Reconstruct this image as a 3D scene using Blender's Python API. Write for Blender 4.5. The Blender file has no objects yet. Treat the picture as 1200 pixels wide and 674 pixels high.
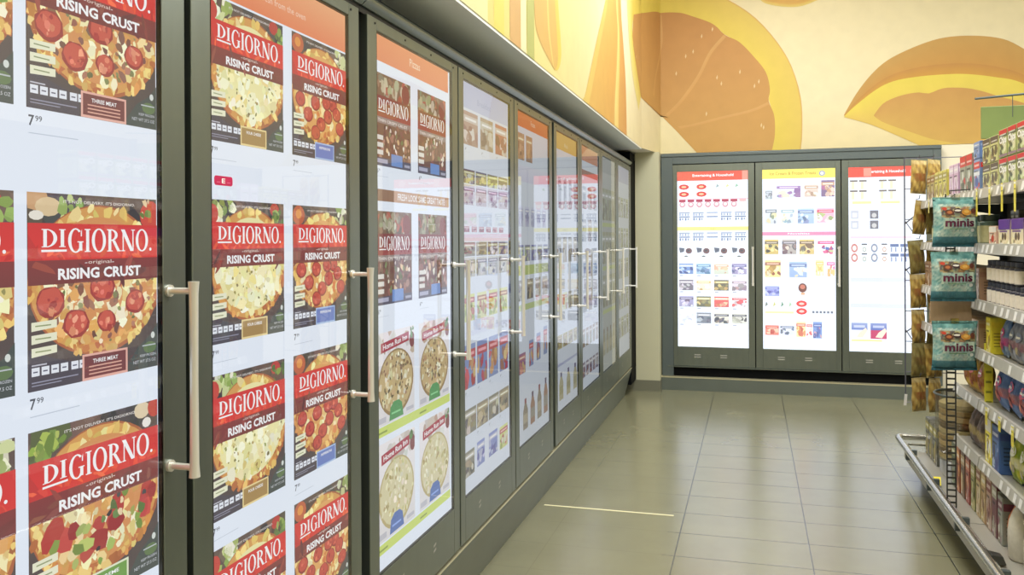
import bpy, bmesh, math, random
from mathutils import Vector, Matrix
random.seed(7)
C = bpy.context.scene.collection
S = bpy.context.scene
PI = math.pi

# ------------------------------------------------------------------ colours and materials
def lin(c):
    out = []
    for v in c[:3]:
        v = v / 255.0
        out.append(v / 12.92 if v <= 0.04045 else ((v + 0.055) / 1.055) ** 2.4)
    return tuple(out) + (1.0,)

def mat(name, rgb, rough=0.5, metal=0.0, spec=0.5, noise=0.0, nscale=8.0, stretch=None):
    m = bpy.data.materials.new(name); m.use_nodes = True
    nt = m.node_tree; b = nt.nodes['Principled BSDF']
    b.inputs['Base Color'].default_value = lin(rgb)
    b.inputs['Roughness'].default_value = rough
    b.inputs['Metallic'].default_value = metal
    b.inputs['Specular IOR Level'].default_value = spec
    if noise > 0:
        tc = nt.nodes.new('ShaderNodeTexCoord'); mp = nt.nodes.new('ShaderNodeMapping')
        if stretch: mp.inputs['Scale'].default_value = stretch
        n = nt.nodes.new('ShaderNodeTexNoise'); n.inputs['Scale'].default_value = nscale
        n.inputs['Detail'].default_value = 4
        mx = nt.nodes.new('ShaderNodeMix'); mx.data_type = 'RGBA'
        a = lin(rgb)
        mx.inputs[6].default_value = tuple(x * (1 - noise) for x in a[:3]) + (1,)
        mx.inputs[7].default_value = tuple(min(1, x * (1 + noise)) for x in a[:3]) + (1,)
        nt.links.new(tc.outputs['Object'], mp.inputs[0]); nt.links.new(mp.outputs[0], n.inputs['Vector'])
        nt.links.new(n.outputs['Fac'], mx.inputs[0]); nt.links.new(mx.outputs[2], b.inputs['Base Color'])
    return m

def attr_mat(name, emit=0.0, rough=0.4, noise=0.0, nscale=30, spec=0.5, tint=1.0):
    """colour comes from the mesh's own printed colour attribute"""
    m = bpy.data.materials.new(name); m.use_nodes = True
    nt = m.node_tree; b = nt.nodes['Principled BSDF']
    at = nt.nodes.new('ShaderNodeAttribute'); at.attribute_name = 'Col'
    src = at.outputs['Color']
    if noise > 0:
        tc = nt.nodes.new('ShaderNodeTexCoord'); n = nt.nodes.new('ShaderNodeTexNoise')
        n.inputs['Scale'].default_value = nscale; n.inputs['Detail'].default_value = 5
        mr = nt.nodes.new('ShaderNodeMapRange')
        mr.inputs['From Min'].default_value = .3; mr.inputs['From Max'].default_value = .7
        mr.inputs['To Min'].default_value = 1 - noise; mr.inputs['To Max'].default_value = 1 + noise * .4
        vm = nt.nodes.new('ShaderNodeVectorMath'); vm.operation = 'SCALE'
        nt.links.new(tc.outputs['Object'], n.inputs['Vector']); nt.links.new(n.outputs['Fac'], mr.inputs[0])
        nt.links.new(src, vm.inputs[0]); nt.links.new(mr.outputs[0], vm.inputs['Scale'])
        src = vm.outputs[0]
    if emit > 0:
        nt.nodes.remove(b)
        hz = nt.nodes.new('ShaderNodeVectorMath'); hz.operation = 'MULTIPLY_ADD'; hz.inputs[1].default_value = (.93, .93, .93); hz.inputs[2].default_value = (.055, .055, .062)  # lifts screen blacks, painting haze and LCD glow into the colours
        nt.links.new(src, hz.inputs[0]); src = hz.outputs[0]
        e = nt.nodes.new('ShaderNodeEmission'); e.inputs['Strength'].default_value = emit
        nt.links.new(src, e.inputs['Color'])
        nt.links.new(e.outputs[0], nt.nodes['Material Output'].inputs['Surface'])
    else:
        nt.links.new(src, b.inputs['Base Color']); b.inputs['Roughness'].default_value = rough
        b.inputs['Specular IOR Level'].default_value = spec
    return m

M = {}
M['frame'] = mat('brushed_grey_aluminium', (128, 136, 130), .33, .85, noise=.08, nscale=30, stretch=(1, 1, .15))
M['frame_dark'] = mat('dark_anodised_metal', (98, 108, 110), .42, .55)
M['black'] = mat('black_gasket', (14, 16, 18), .5)
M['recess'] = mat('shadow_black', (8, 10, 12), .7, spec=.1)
M['plinth'] = mat('grey_kickplate', (112, 120, 114), .38, .55, noise=.1, nscale=5)
M['plinth_hi'] = mat('painted_lip_highlight', (214, 208, 176), .3, .6)  # pale colour paints the highlight along ledge and kickplate lip
M['chrome'] = mat('brushed_steel_handle', (240, 238, 230), .34, .6)
M['rail'] = mat('steel_bumper', (196, 196, 190), .25, .95)
M['shelf'] = mat('grey_shelf_steel', (170, 168, 160), .4, .4)
M['strip'] = mat('pale_price_strip', (178, 176, 170), .35, .1, noise=.12, nscale=25)
M['back'] = mat('grey_back_panel', (92, 88, 78), .6)
M['soffit'] = mat('grey_soffit_panel', (232, 236, 230), .5, .15)
M['column'] = mat('olive_beige_column', (186, 184, 156), .5, .0, noise=.04, nscale=3)
M['wallpaint'] = mat('warm_wall_paint', (226, 220, 200), .7)
M['ceil'] = mat('ceiling_paint', (232, 228, 214), .8)
M['baseb'] = mat('grey_baseboard', (108, 108, 92), .4)
M['wire'] = mat('grey_wire', (104, 106, 122), .35, .5)
M['wire_dark'] = mat('dark_clip_strip', (60, 60, 58), .45, .3)
M['green_panel'] = mat('olive_green_panel', (128, 146, 88), .55, noise=.06)
M['yellow'] = mat('yellow_shelf_tag', (236, 222, 64), .5)
M['white'] = mat('white_plastic', (226, 226, 226), .4)
M['print'] = attr_mat('printed_pack', 0, .38, .10, 60)
M['film'] = attr_mat('printed_film', 0, .28, .16, 55)
_nt = M['film'].node_tree; _n = _nt.nodes.new('ShaderNodeTexNoise'); _n.inputs['Scale'].default_value = 26; _n.inputs['Detail'].default_value = 3; _n.inputs['Distortion'].default_value = 1.2
_b = _nt.nodes.new('ShaderNodeBump'); _b.inputs['Strength'].default_value = .8; _b.inputs['Distance'].default_value = .012
_nt.links.new(_n.outputs['Fac'], _b.inputs['Height']); _nt.links.new(_b.outputs[0], _nt.nodes['Principled BSDF'].inputs['Normal'])
M['mural'] = attr_mat('mural_print', 0, .62, .04, 9)
for _m in M['mural'].node_tree.nodes:
    if _m.bl_idname == 'ShaderNodeMapRange': _m.inputs['To Min'].default_value = .66; _m.inputs['To Max'].default_value = .70
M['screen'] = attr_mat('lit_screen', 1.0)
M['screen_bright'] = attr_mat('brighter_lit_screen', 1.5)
M['screen_dim'] = attr_mat('dimmer_lit_screen', .80)  # lower emission stands in for LCD falloff at slanting view angles
M['screen_dimmest'] = attr_mat('dimmest_lit_screen', .64)  # emission cut further to imitate falloff on the most oblique doors

def glass_mat():
    m = bpy.data.materials.new('clear_door_glass'); m.use_nodes = True
    nt = m.node_tree; nt.nodes.remove(nt.nodes['Principled BSDF'])
    fr = nt.nodes.new('ShaderNodeFresnel'); fr.inputs['IOR'].default_value = 1.75
    tr = nt.nodes.new('ShaderNodeBsdfTransparent'); tr.inputs[0].default_value = (.985, .99, .99, 1)
    gl = nt.nodes.new('ShaderNodeBsdfGlossy'); gl.inputs['Roughness'].default_value = .015
    mx = nt.nodes.new('ShaderNodeMixShader')
    nt.links.new(fr.outputs[0], mx.inputs[0]); nt.links.new(tr.outputs[0], mx.inputs[1]); nt.links.new(gl.outputs[0], mx.inputs[2])
    nt.links.new(mx.outputs[0], nt.nodes['Material Output'].inputs['Surface'])
    return m
M['glass'] = glass_mat()

def clear_film():
    m = bpy.data.materials.new('clear_plastic'); m.use_nodes = True
    nt = m.node_tree; nt.nodes.remove(nt.nodes['Principled BSDF'])
    tr = nt.nodes.new('ShaderNodeBsdfTransparent'); tr.inputs[0].default_value = (.86, .84, .76, 1)
    gl = nt.nodes.new('ShaderNodeBsdfGlossy'); gl.inputs['Roughness'].default_value = .1
    mx = nt.nodes.new('ShaderNodeMixShader'); mx.inputs[0].default_value = .18
    nt.links.new(tr.outputs[0], mx.inputs[1]); nt.links.new(gl.outputs[0], mx.inputs[2])
    nt.links.new(mx.outputs[0], nt.nodes['Material Output'].inputs['Surface'])
    return m
M['clear'] = clear_film()

# ------------------------------------------------------------------ mesh builder
class MB:
    def __init__(s): s.v = []; s.f = []
    def add(s, vs, fs):
        n = len(s.v); s.v += [tuple(v) for v in vs]; s.f += [tuple(i + n for i in f) for f in fs]; return s
    def box(s, x0, x1, y0, y1, z0, z1):
        vs = [(x, y, z) for z in (z0, z1) for y in (y0, y1) for x in (x0, x1)]
        return s.add(vs, [(0, 2, 3, 1), (4, 5, 7, 6), (0, 1, 5, 4), (2, 6, 7, 3), (0, 4, 6, 2), (1, 3, 7, 5)])
    def tube(s, pts, r, n=10, closed=False):
        pts = [Vector(p) for p in pts]; rings = []
        prev = None
        for i, p in enumerate(pts):
            a = pts[max(i - 1, 0)]; b = pts[min(i + 1, len(pts) - 1)]
            if i == 0: d = (pts[1] - p)
            elif i == len(pts) - 1: d = (p - pts[-2])
            else: d = (p - a).normalized() + (b - p).normalized()
            d.normalize()
            if prev is None:
                up = Vector((0, 0, 1)) if abs(d.z) < .9 else Vector((1, 0, 0))
                u = d.cross(up).normalized()
            else:
                u = (prev - d * prev.dot(d)).normalized()
            prev = u; w = d.cross(u)
            rr = r[i] if isinstance(r, (list, tuple)) else r
            rings.append([p + (u * math.cos(2 * PI * k / n) + w * math.sin(2 * PI * k / n)) * rr for k in range(n)])
        vs = [v for ring in rings for v in ring]; fs = []
        for i in range(len(rings) - 1):
            for k in range(n):
                fs.append((i * n + k, i * n + (k + 1) % n, (i + 1) * n + (k + 1) % n, (i + 1) * n + k))
        fs.append(tuple(range(n - 1, -1, -1))); fs.append(tuple((len(rings) - 1) * n + k for k in range(n)))
        return s.add(vs, fs)
    def lathe(s, prof, c=(0, 0), n=18, sx=1, sy=1):
        vs = []; fs = []
        for (r, z) in prof:
            for k in range(n):
                a = 2 * PI * k / n; vs.append((c[0] + r * sx * math.cos(a), c[1] + r * sy * math.sin(a), z))
        for i in range(len(prof) - 1):
            for k in range(n):
                fs.append((i * n + k, i * n + (k + 1) % n, (i + 1) * n + (k + 1) % n, (i + 1) * n + k))
        fs.append(tuple(range(n - 1, -1, -1))); fs.append(tuple((len(prof) - 1) * n + k for k in range(n)))
        return s.add(vs, fs)
    def prism(s, poly, y0, y1):
        """poly of (x, z) swept along y"""
        n = len(poly)
        vs = [(x, y0, z) for x, z in poly] + [(x, y1, z) for x, z in poly]
        fs = [tuple(range(n - 1, -1, -1)), tuple(range(n, 2 * n))]
        for i in range(n): fs.append((i, (i + 1) % n, n + (i + 1) % n, n + i))
        return s.add(vs, fs)
    def build(s, name, m, parent=None, smooth=False, bevel=0.0, loc=(0, 0, 0)):
        me = bpy.data.meshes.new(name); me.from_pydata(s.v, [], s.f); me.update()
        bm = bmesh.new(); bm.from_mesh(me); bmesh.ops.recalc_face_normals(bm, faces=bm.faces); bm.to_mesh(me); bm.free()
        me.materials.append(m)
        if smooth:
            for p in me.polygons: p.use_smooth = True
            me.set_sharp_from_angle(angle=math.radians(40))
        o = bpy.data.objects.new(name, me); C.objects.link(o); o.location = loc
        if parent is not None: o.parent = parent
        if bevel:
            b = o.modifiers.new('bevel', 'BEVEL'); b.width = bevel; b.segments = 2; b.limit_method = 'ANGLE'
        return o

def tag(o, label, cat, group=None):
    o['label'] = label; o['category'] = cat
    if group: o['group'] = group
    return o
def struct(o): o['kind'] = 'structure'; return o
def empty(name, loc=(0, 0, 0), rz=0):
    o = bpy.data.objects.new(name, None); o.empty_display_size = .05; C.objects.link(o)
    o.location = loc; o.rotation_euler = (0, 0, rz); return o
def copy_tree(o, parent=None):
    c = o.copy(); C.objects.link(c)
    if parent is not None: c.parent = parent
    for ch in list(o.children): copy_tree(ch, c)
    return c

# ------------------------------------------------------------------ flat printed artwork (screens, mural, labels)
_txt = {}
def text_tris(body, bold=0.0):
    k = (body, bold)
    if k not in _txt:
        cu = bpy.data.curves.new('t', 'FONT'); cu.body = body; cu.offset = bold; cu.resolution_u = 2
        ob = bpy.data.objects.new('t', cu); C.objects.link(ob)
        dg = bpy.context.evaluated_depsgraph_get(); dg.update()
        me = bpy.data.meshes.new_from_object(ob.evaluated_get(dg))
        vs = [(v.co.x, v.co.y) for v in me.vertices]; fs = [tuple(p.vertices) for p in me.polygons]
        bpy.data.objects.remove(ob); bpy.data.curves.remove(cu); bpy.data.meshes.remove(me)
        xs = [v[0] for v in vs]; ys = [v[1] for v in vs]
        x0, x1, y0, y1 = min(xs), max(xs), min(ys), max(ys)
        _txt[k] = ([((x - x0) / (x1 - x0), (y - y0) / (y1 - y0)) for x, y in vs], fs)
    return _txt[k]

def ring_pts(cx, cy, ro, ri, a0=0, a1=360, n=20, off=(0, 0)):
    A = []; B = []
    for i in range(n + 1):
        a = math.radians(a0 + (a1 - a0) * i / n)
        A.append((cx + ro[0] * math.cos(a), cy + ro[1] * math.sin(a)))
        B.append((cx + off[0] + ri[0] * math.cos(a), cy + off[1] + ri[1] * math.sin(a)))
    return [[A[i], A[i + 1], B[i + 1], B[i]] for i in range(n)]
def R4(x0, x1, y0, y1): return [(x0, y0), (x1, y0), (x1, y1), (x0, y1)]
def serif_letter(ch):
    """slab-footed roman capitals drawn as polygons; returns (width, polygons) for height 1"""
    p = []; st = .15; sf = .045
    def stem(x, w=st, s=.07): p.append(R4(x, x + w, 0, 1)); p.append(R4(x - s, x + w + s, 0, sf)); p.append(R4(x - s, x + w + s, 1 - sf, 1))
    if ch == 'I': stem(.07); return .29, p
    if ch == 'D':
        stem(.07); p += ring_pts(.2, .5, (.46, .5), (.30, .455), -90, 90); return .68, p
    if ch == 'O': p += ring_pts(.36, .5, (.36, .53), (.21, .47), n=28); return .72, p
    if ch == 'G':
        p += ring_pts(.36, .5, (.36, .53), (.21, .47), 48, 325); p.append(R4(.52, .67, .06, .42)); p.append(R4(.44, .73, .42, .465))
        p.append([(.60, .68), (.655, .68), (.655, .98), (.60, .85)]); return .73, p
    if ch == 'R':
        stem(.07); p += ring_pts(.2, .74, (.36, .26), (.21, .215), -90, 90)
        p.append([(.26, .50), (.42, .50), (.70, .0), (.54, .0)]); p.append(R4(.53, .74, 0, sf)); return .70, p
    if ch == 'N':
        p.append(R4(.07, .13, 0, 1)); p.append(R4(0, .2, 0, sf)); p.append([(-.02, 1), (.19, 1), (.68, 0), (.50, 0)])
        p.append(R4(.62, .68, 0, 1)); p.append(R4(.55, .76, 1 - sf, 1)); return .74, p

class Art:
    """flat layers of colour in a (u, v) rectangle; P maps (u, v, lift) to a point"""
    def __init__(s, P, step=2e-5): s.P = P; s.v = []; s.f = []; s.c = []; s.z = 0.0; s.step = step
    def lift(s, k=1): s.z += s.step * k
    def poly(s, pts, col, cols=None, bump=True):
        if bump: s.lift()
        n = len(s.v)
        for i, (u, v) in enumerate(pts):
            s.v.append(s.P(u, v, s.z)); s.c.append(lin(cols[i]) if cols else lin(col))
        s.f.append(tuple(range(n, n + len(pts))))
    def mesh(s, pts, faces, cols):
        s.lift(); n = len(s.v)
        for (u, v), c in zip(pts, cols): s.v.append(s.P(u, v, s.z)); s.c.append(lin(c))
        s.f += [tuple(i + n for i in f) for f in faces]
    def rect(s, u0, v0, u1, v1, col, top=None):
        s.poly([(u0, v0), (u1, v0), (u1, v1), (u0, v1)], col, [col, col, top, top] if top else None)
    def ell(s, u, v, ru, rv, col, n=12, clip=None, jit=0, rot=0, bump=True):
        pts = []
        for k in range(n):
            a = 2 * PI * k / n; j = 1 + random.uniform(-jit, jit)
            x = ru * math.cos(a) * j; y = rv * math.sin(a) * j
            if rot: x, y = x * math.cos(rot) - y * math.sin(rot), x * math.sin(rot) + y * math.cos(rot)
            x += u; y += v
            if clip: x = min(max(x, clip[0]), clip[2]); y = min(max(y, clip[1]), clip[3])
            pts.append((x, y))
        s.poly(pts, col, bump=bump)
    def text(s, body, u, v, w, h, col, bold=0.0):
        vs, fs = text_tris(body, bold)
        s.mesh([(u + x * w, v + y * h) for x, y in vs], fs, [col] * len(vs))
    def serif(s, body, u, v, w, h, col):
        L = [serif_letter(c) for c in body]; tot = sum(l[0] for l in L) + .06 * (len(L) - 1)
        x = 0; k = w / tot; s.lift()
        for lw, polys in L:
            for q in polys: s.poly([(u + (x + a) * k, v + b * h) for a, b in q], col, bump=False)
            x += lw + .06
    def build(s, name, m, parent=None, loc=(0, 0, 0)):
        me = bpy.data.meshes.new(name); me.from_pydata(s.v, [], s.f); me.update()
        at = me.color_attributes.new('Col', 'FLOAT_COLOR', 'POINT')
        flat = [x for c in s.c for x in c]; at.data.foreach_set('color', flat)
        me.materials.append(m)
        o = bpy.data.objects.new(name, me); C.objects.link(o); o.location = loc
        if parent is not None: o.parent = parent
        return o

def jitc(c, d=18): 
    k = random.uniform(-d, d); return tuple(max(0, min(255, x + k + random.uniform(-d / 3, d / 3))) for x in c)

class Sub:
    """a picture inside a larger artwork, drawn in its own 0..1 box (v up)"""
    def __init__(s, art, u0, v0, w, h): s.a = art; s.u0 = u0; s.v0 = v0; s.w = w; s.h = h
    def m(s, p): return (s.u0 + p[0] * s.w, s.v0 + p[1] * s.h)
    def poly(s, pts, col, cols=None, bump=True): s.a.poly([s.m((min(max(x, 0), 1), min(max(y, 0), 1))) for x, y in pts], col, cols, bump)
    def rect(s, x0, y0, x1, y1, col, top=None): s.a.rect(*s.m((x0, y0)), *s.m((x1, y1)), col, top)
    def ell(s, x, y, rx, ry, col, n=12, jit=0, rot=0, bump=True):
        pts = []
        for k in range(n):
            a = 2 * PI * k / n; j = 1 + random.uniform(-jit, jit)
            p = rx * math.cos(a) * j; q = ry * math.sin(a) * j
            if rot: p, q = p * math.cos(rot) - q * math.sin(rot), p * math.sin(rot) + q * math.cos(rot)
            pts.append((x + p, y + q))
        s.poly(pts, col, bump=bump)
    def text(s, b, x, y, w, h, col, bold=0.0): s.a.text(b, *s.m((x, y)), w * s.w, h * s.h, col, bold)
    def serif(s, b, x, y, w, h, col): s.a.serif(b, *s.m((x, y)), w * s.w, h * s.h, col)

WHITE = (250, 250, 250); SCR = (231, 240, 253)

def blobs(p, n, box, inside, cols, r, jit=.35, asp=1.0, nv=7):
    p.a.lift(2)
    for i in range(n):
        for _ in range(30):
            x = random.uniform(box[0], box[2]); y = random.uniform(box[1], box[3])
            if inside(x, y): break
        rr = random.uniform(*r)
        p.ell(x, y, rr * random.uniform(.8, 1.5), rr * asp * random.uniform(.7, 1.2), jitc(random.choice(cols)), nv, jit, random.uniform(0, 3), bump=(i % 3 == 0))

def pizza_box(art, u, v, w, h, kind, detail=1.0):
    p = Sub(art, u, v, w, h)
    p.rect(0, 0, 1, 1, (74, 60, 54), (96, 76, 62))
    # kitchen still life along the top edge
    blobs(p, int(14 * detail), (0, .84, 1, 1), lambda x, y: True, [(84, 66, 54), (58, 52, 48), (110, 84, 66)], (.05, .12))
    if kind == 'supreme':
        p.poly([(0, .80), (.10, .84), (.30, .93), (.28, 1), (.02, 1)], (88, 98, 46)); blobs(p, 12, (.02, .84, .26, .98), lambda x, y: True, [(150, 178, 60), (112, 140, 44), (188, 200, 96)], (.02, .05))
        p.ell(.86, .96, .07, .05, (226, 208, 172), 12); p.ell(.97, .96, .06, .06, (196, 62, 40), 12); p.ell(.9, .88, .04, .03, (240, 236, 226), 10)
    elif kind == 'cheese':
        blobs(p, 12, (.04, .84, .30, 1), lambda x, y: True, [(238, 240, 214), (206, 216, 150), (150, 170, 80)], (.03, .06)); p.ell(.03, .90, .07, .07, (200, 60, 40), 12)
        p.ell(.86, .95, .07, .05, (190, 52, 38), 12); blobs(p, 8, (.82, .84, 1, .95), lambda x, y: True, [(150, 178, 80), (94, 120, 50)], (.02, .04))
    elif kind == 'pepperoni':
        p.ell(.10, .92, .10, .08, (196, 96, 50), 14); p.ell(.10, .93, .05, .04, (230, 150, 60), 10)
        blobs(p, 10, (.78, .84, 1, 1), lambda x, y: True, [(206, 212, 150), (150, 170, 90), (230, 230, 200)], (.03, .05))
    else:
        p.ell(.05, .97, .09, .06, (206, 160, 110), 12); p.ell(.14, .93, .09, .05, (222, 196, 150), 12); p.ell(.06, .885, .05, .025, (236, 230, 216), 10)
        blobs(p, 14, (.2, .88, .40, .99), lambda x, y: True, [(150, 178, 84), (110, 140, 60), (188, 206, 130)], (.015, .035))
        p.ell(.95, .90, .10, .09, (208, 66, 40), 14); blobs(p, 6, (.86, .90, .94, 1), lambda x, y: True, [(226, 206, 160), (120, 140, 60)], (.01, .02))
    # pizza
    cx, cy, rx, ry = .52, .54, .52, .41
    p.ell(cx, cy, rx, ry, (176, 96, 44), 40)
    p.ell(cx - .01, cy + .005, rx * .965, ry * .965, (216, 156, 76), 40)
    ins = lambda x, y, k=1.0: ((x - cx) / rx) ** 2 + ((y - cy) / ry) ** 2 < k * k
    ringf = lambda x, y: .82 ** 2 < ((x - cx) / rx) ** 2 + ((y - cy) / ry) ** 2 < .985 ** 2
    low = (0, .13, 1, .54)
    blobs(p, int(60 * detail), low, ringf, [(232, 190, 100), (214, 146, 62), (244, 216, 130), (190, 110, 50)], (.015, .035))
    blobs(p, int(14 * detail), (.15, .84, .9, .96), lambda x, y: ins(x, y, .97), [(240, 214, 120), (226, 190, 96), (250, 232, 160)], (.02, .04))
    base = {'cheese': (240, 232, 168), 'pepperoni': (228, 168, 92)}.get(kind, (216, 146, 80))
    p.ell(cx, cy, rx * .84, ry * .84, base, 36)
    inn = lambda x, y: ins(x, y, .84)
    if kind == 'cheese':
        blobs(p, int(90 * detail), low, inn, [(250, 246, 200), (244, 236, 176), (236, 222, 140), (252, 250, 216)], (.02, .05))
        blobs(p, int(34 * detail), low, inn, [(150, 150, 76), (176, 156, 84), (128, 118, 62)], (.007, .014))
    elif kind == 'pepperoni':
        blobs(p, int(60 * detail), low, inn, [(248, 226, 160), (240, 206, 130), (222, 130, 64), (250, 236, 186)], (.02, .045))
        for (x, y) in [(.14, .47), (.27, .36), (.40, .47), (.50, .30), (.63, .38), (.72, .50), (.80, .42), (.40, .22), (.60, .50), (.20, .25), (.86, .30)]:
            if ins(x, y, .9):
                p.ell(x, y, .085, .065, (150, 46, 32), 14, .04); p.ell(x, y + .004, .072, .054, (200, 72, 50), 14, .06); blobs(p, 4, (x - .04, y - .03, x + .04, y + .03), lambda a, b: True, [(222, 104, 74), (176, 50, 36)], (.008, .02))
    else:
        blobs(p, int(90 * detail), low, inn, [(246, 234, 180), (238, 212, 140), (250, 240, 200), (226, 170, 90)], (.018, .04))
        if kind == 'supreme':
            blobs(p, 16, low, inn, [(176, 48, 36), (200, 66, 44)], (.04, .07), .2)
            blobs(p, 16, low, inn, [(132, 156, 60), (96, 124, 48), (170, 184, 90)], (.02, .045), .4)
            blobs(p, 10, low, inn, [(60, 52, 50), (226, 206, 160)], (.012, .025), .4)
        else:
            blobs(p, int(30 * detail), low, inn, [(140, 92, 66), (168, 112, 84), (118, 70, 52)], (.012, .03), .4)
            blobs(p, int(24 * detail), low, inn, [(120, 124, 66), (146, 140, 80)], (.008, .018), .3)
            for (x, y, rr) in [(.15, .44, .10), (.33, .315, .095), (.53, .50, .10), (.80, .40, .085), (.56, .31, .075)]:
                p.ell(x, y, rr, rr * .82, (158, 48, 34), 16, .06); p.ell(x, y + .006, rr * .84, rr * .68, (204, 84, 60), 14, .08)
                blobs(p, 7, (x - rr * .6, y - rr * .5, x + rr * .6, y + rr * .5), lambda a, b: True, [(222, 120, 92), (176, 54, 42), (232, 150, 116)], (.008, .025))
    # dark floor corners under the crust
    p.poly([(0, 0), (.36, 0), (.36, .10), (.14, .16), (0, .21)], (70, 62, 70))
    p.poly([(.7, 0), (1, 0), (1, .26), (.93, .19), (.82, .13)], (62, 72, 64)); p.ell(.93, .12, .06, .035, (92, 118, 66), 10)
    # title bands
    p.rect(0, .655, 1, .845, (222, 44, 26), (214, 38, 26)); 
    p.poly([(0, .655), (.10, .655), (.04, .74), (0, .79)], (200, 40, 26)); blobs(p, int(16 * detail), (.02, .66, .98, .70), lambda x, y: True, [(236, 74, 30), (240, 92, 44), (214, 50, 28)], (.02, .05), .3, .4)
    p.rect(0, .53, 1, .655, (120, 46, 34), (134, 44, 34)); blobs(p, int(12 * detail), (.02, .55, .98, .63), lambda x, y: True, [(136, 64, 42), (104, 40, 34), (150, 60, 44)], (.03, .07), .3, .3)
    p.serif('DI', .09, .722, .165, .093, WHITE); p.rect(.088, .698, .262, .709, WHITE)
    p.serif('GIORNO', .272, .694, .645, .124, WHITE); p.ell(.938, .703, .011, .010, WHITE, 8)
    p.text('original', .42, .624, .18, .026, (240, 226, 214)); p.rect(.395, .634, .412, .637, WHITE); p.rect(.606, .634, .622, .637, WHITE)
    p.text('RISING CRUST', .20, .551, .65, .060, WHITE, .035)
    p.text("IT'S NOT DELIVERY. IT'S DIGIORNO.", .24, .952, .56, .016, (236, 230, 224), .01)
    # claim flashes, nutrition panel, variety flag
    for k in range(3):
        p.poly([(.02, .30 - k * .065), (.19, .31 - k * .065), (.19, .35 - k * .065), (.02, .345 - k * .065)], (236, 236, 206)); p.rect(.045, .322 - k * .065, .15, .329 - k * .065, (150, 160, 110))
    for k, x in enumerate([.02, .085, .15, .215, .29, .35]):
        p.rect(x, .075, x + .052, .118, (232, 236, 244)); p.rect(x + .01, .092, x + .04, .099, (90, 90, 110))
    p.rect(.02, .126, .12, .133, (200, 200, 210)); p.rect(.02, .04, .34, .046, (150, 150, 170)); p.rect(.02, .025, .22, .030, (150, 150, 170))
    col, edge, txt = {'meat': ((116, 48, 42), (232, 176, 160), 'THREE MEAT'), 'supreme': ((108, 158, 60), (226, 232, 200), 'SUPREME'),
                      'cheese': ((168, 134, 70), (236, 214, 150), 'FOUR CHEESE'), 'pepperoni': ((104, 128, 196), (170, 196, 232), 'PEPPERONI')}[kind]
    x0, x1 = (.37, .73) if kind in ('meat', 'supreme') else (.38, .74)
    p.rect(x0, .0, x1, .142, edge); p.rect(x0 + .015, .014, x1 - .015, .130, col); p.text(txt, x0 + .08, .088, .20, .022, WHITE, .015)
    if kind == 'meat':
        for k in range(3): p.rect(x0 + .05, .068 - k * .02, x1 - .05, .075 - k * .02, (226, 170, 150))
    p.text('NET WT 27.5 OZ', .78, .035, .20, .018, (214, 218, 224)); p.text('KEEP FROZEN', .84, .07, .14, .014, (214, 218, 224)); p.rect(.86, .13, .98, .137, (190, 196, 200)); p.ell(.955, .19, .018, .02, (216, 222, 216), 10)

def price(art, u, v, big='7', small='99', k=1.0, col=(70, 74, 84)):
    art.text(big, u, v, .011 * k, .017 * k, col, .02); art.text(small, u + .013 * k, v + .008 * k, .013 * k, .009 * k, col, .01)
    art.rect(u, v - .012 * k, u + .10 * k, v - .0105 * k, (196, 206, 220))

def thin_box(art, u, v, w, h):
    p = Sub(art, u, v, w, h)
    p.rect(0, 0, 1, 1, (110, 66, 50), (126, 96, 66))
    blobs(p, 40, (0, .76, 1, .98), lambda x, y: True, [(150, 146, 116), (186, 176, 150), (148, 110, 80), (176, 86, 62), (110, 84, 64)], (.03, .07))
    p.ell(.85, .86, .12, .12, (136, 58, 44), 12); blobs(p, 10, (.1, .82, .6, .94), lambda x, y: True, [(196, 190, 160), (170, 170, 130)], (.03, .06))
    p.rect(0, .53, 1, .76, (158, 58, 46), (128, 48, 42)); p.serif('DI', .08, .615, .17, .11, WHITE); p.rect(.08, .585, .26, .597, WHITE); p.serif('GIORNO', .27, .58, .66, .15, WHITE)
    p.rect(0, .46, 1, .53, (150, 132, 124)); p.text('THIN CRISPY CRUST', .06, .478, .84, .032, (236, 228, 220), .015)
    blobs(p, 60, (0, .10, 1, .46), lambda x, y: True, [(120, 66, 54), (96, 50, 44), (140, 84, 66), (176, 130, 110)], (.02, .05))
    blobs(p, 22, (.2, .14, .95, .46), lambda x, y: True, [(234, 220, 206), (222, 190, 150), (240, 232, 222), (120, 128, 80)], (.015, .04))
    for k in range(3): p.rect(.02, .28 - k * .08, .2, .33 - k * .08, (228, 224, 216))
    p.rect(0, 0, 1, .09, (84, 78, 96)); p.rect(.42, .02, .74, .15, (108, 144, 206)); p.rect(.03, .03, .32, .075, (176, 176, 200)); p.rect(.8, .03, .97, .06, (170, 170, 190))

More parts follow.
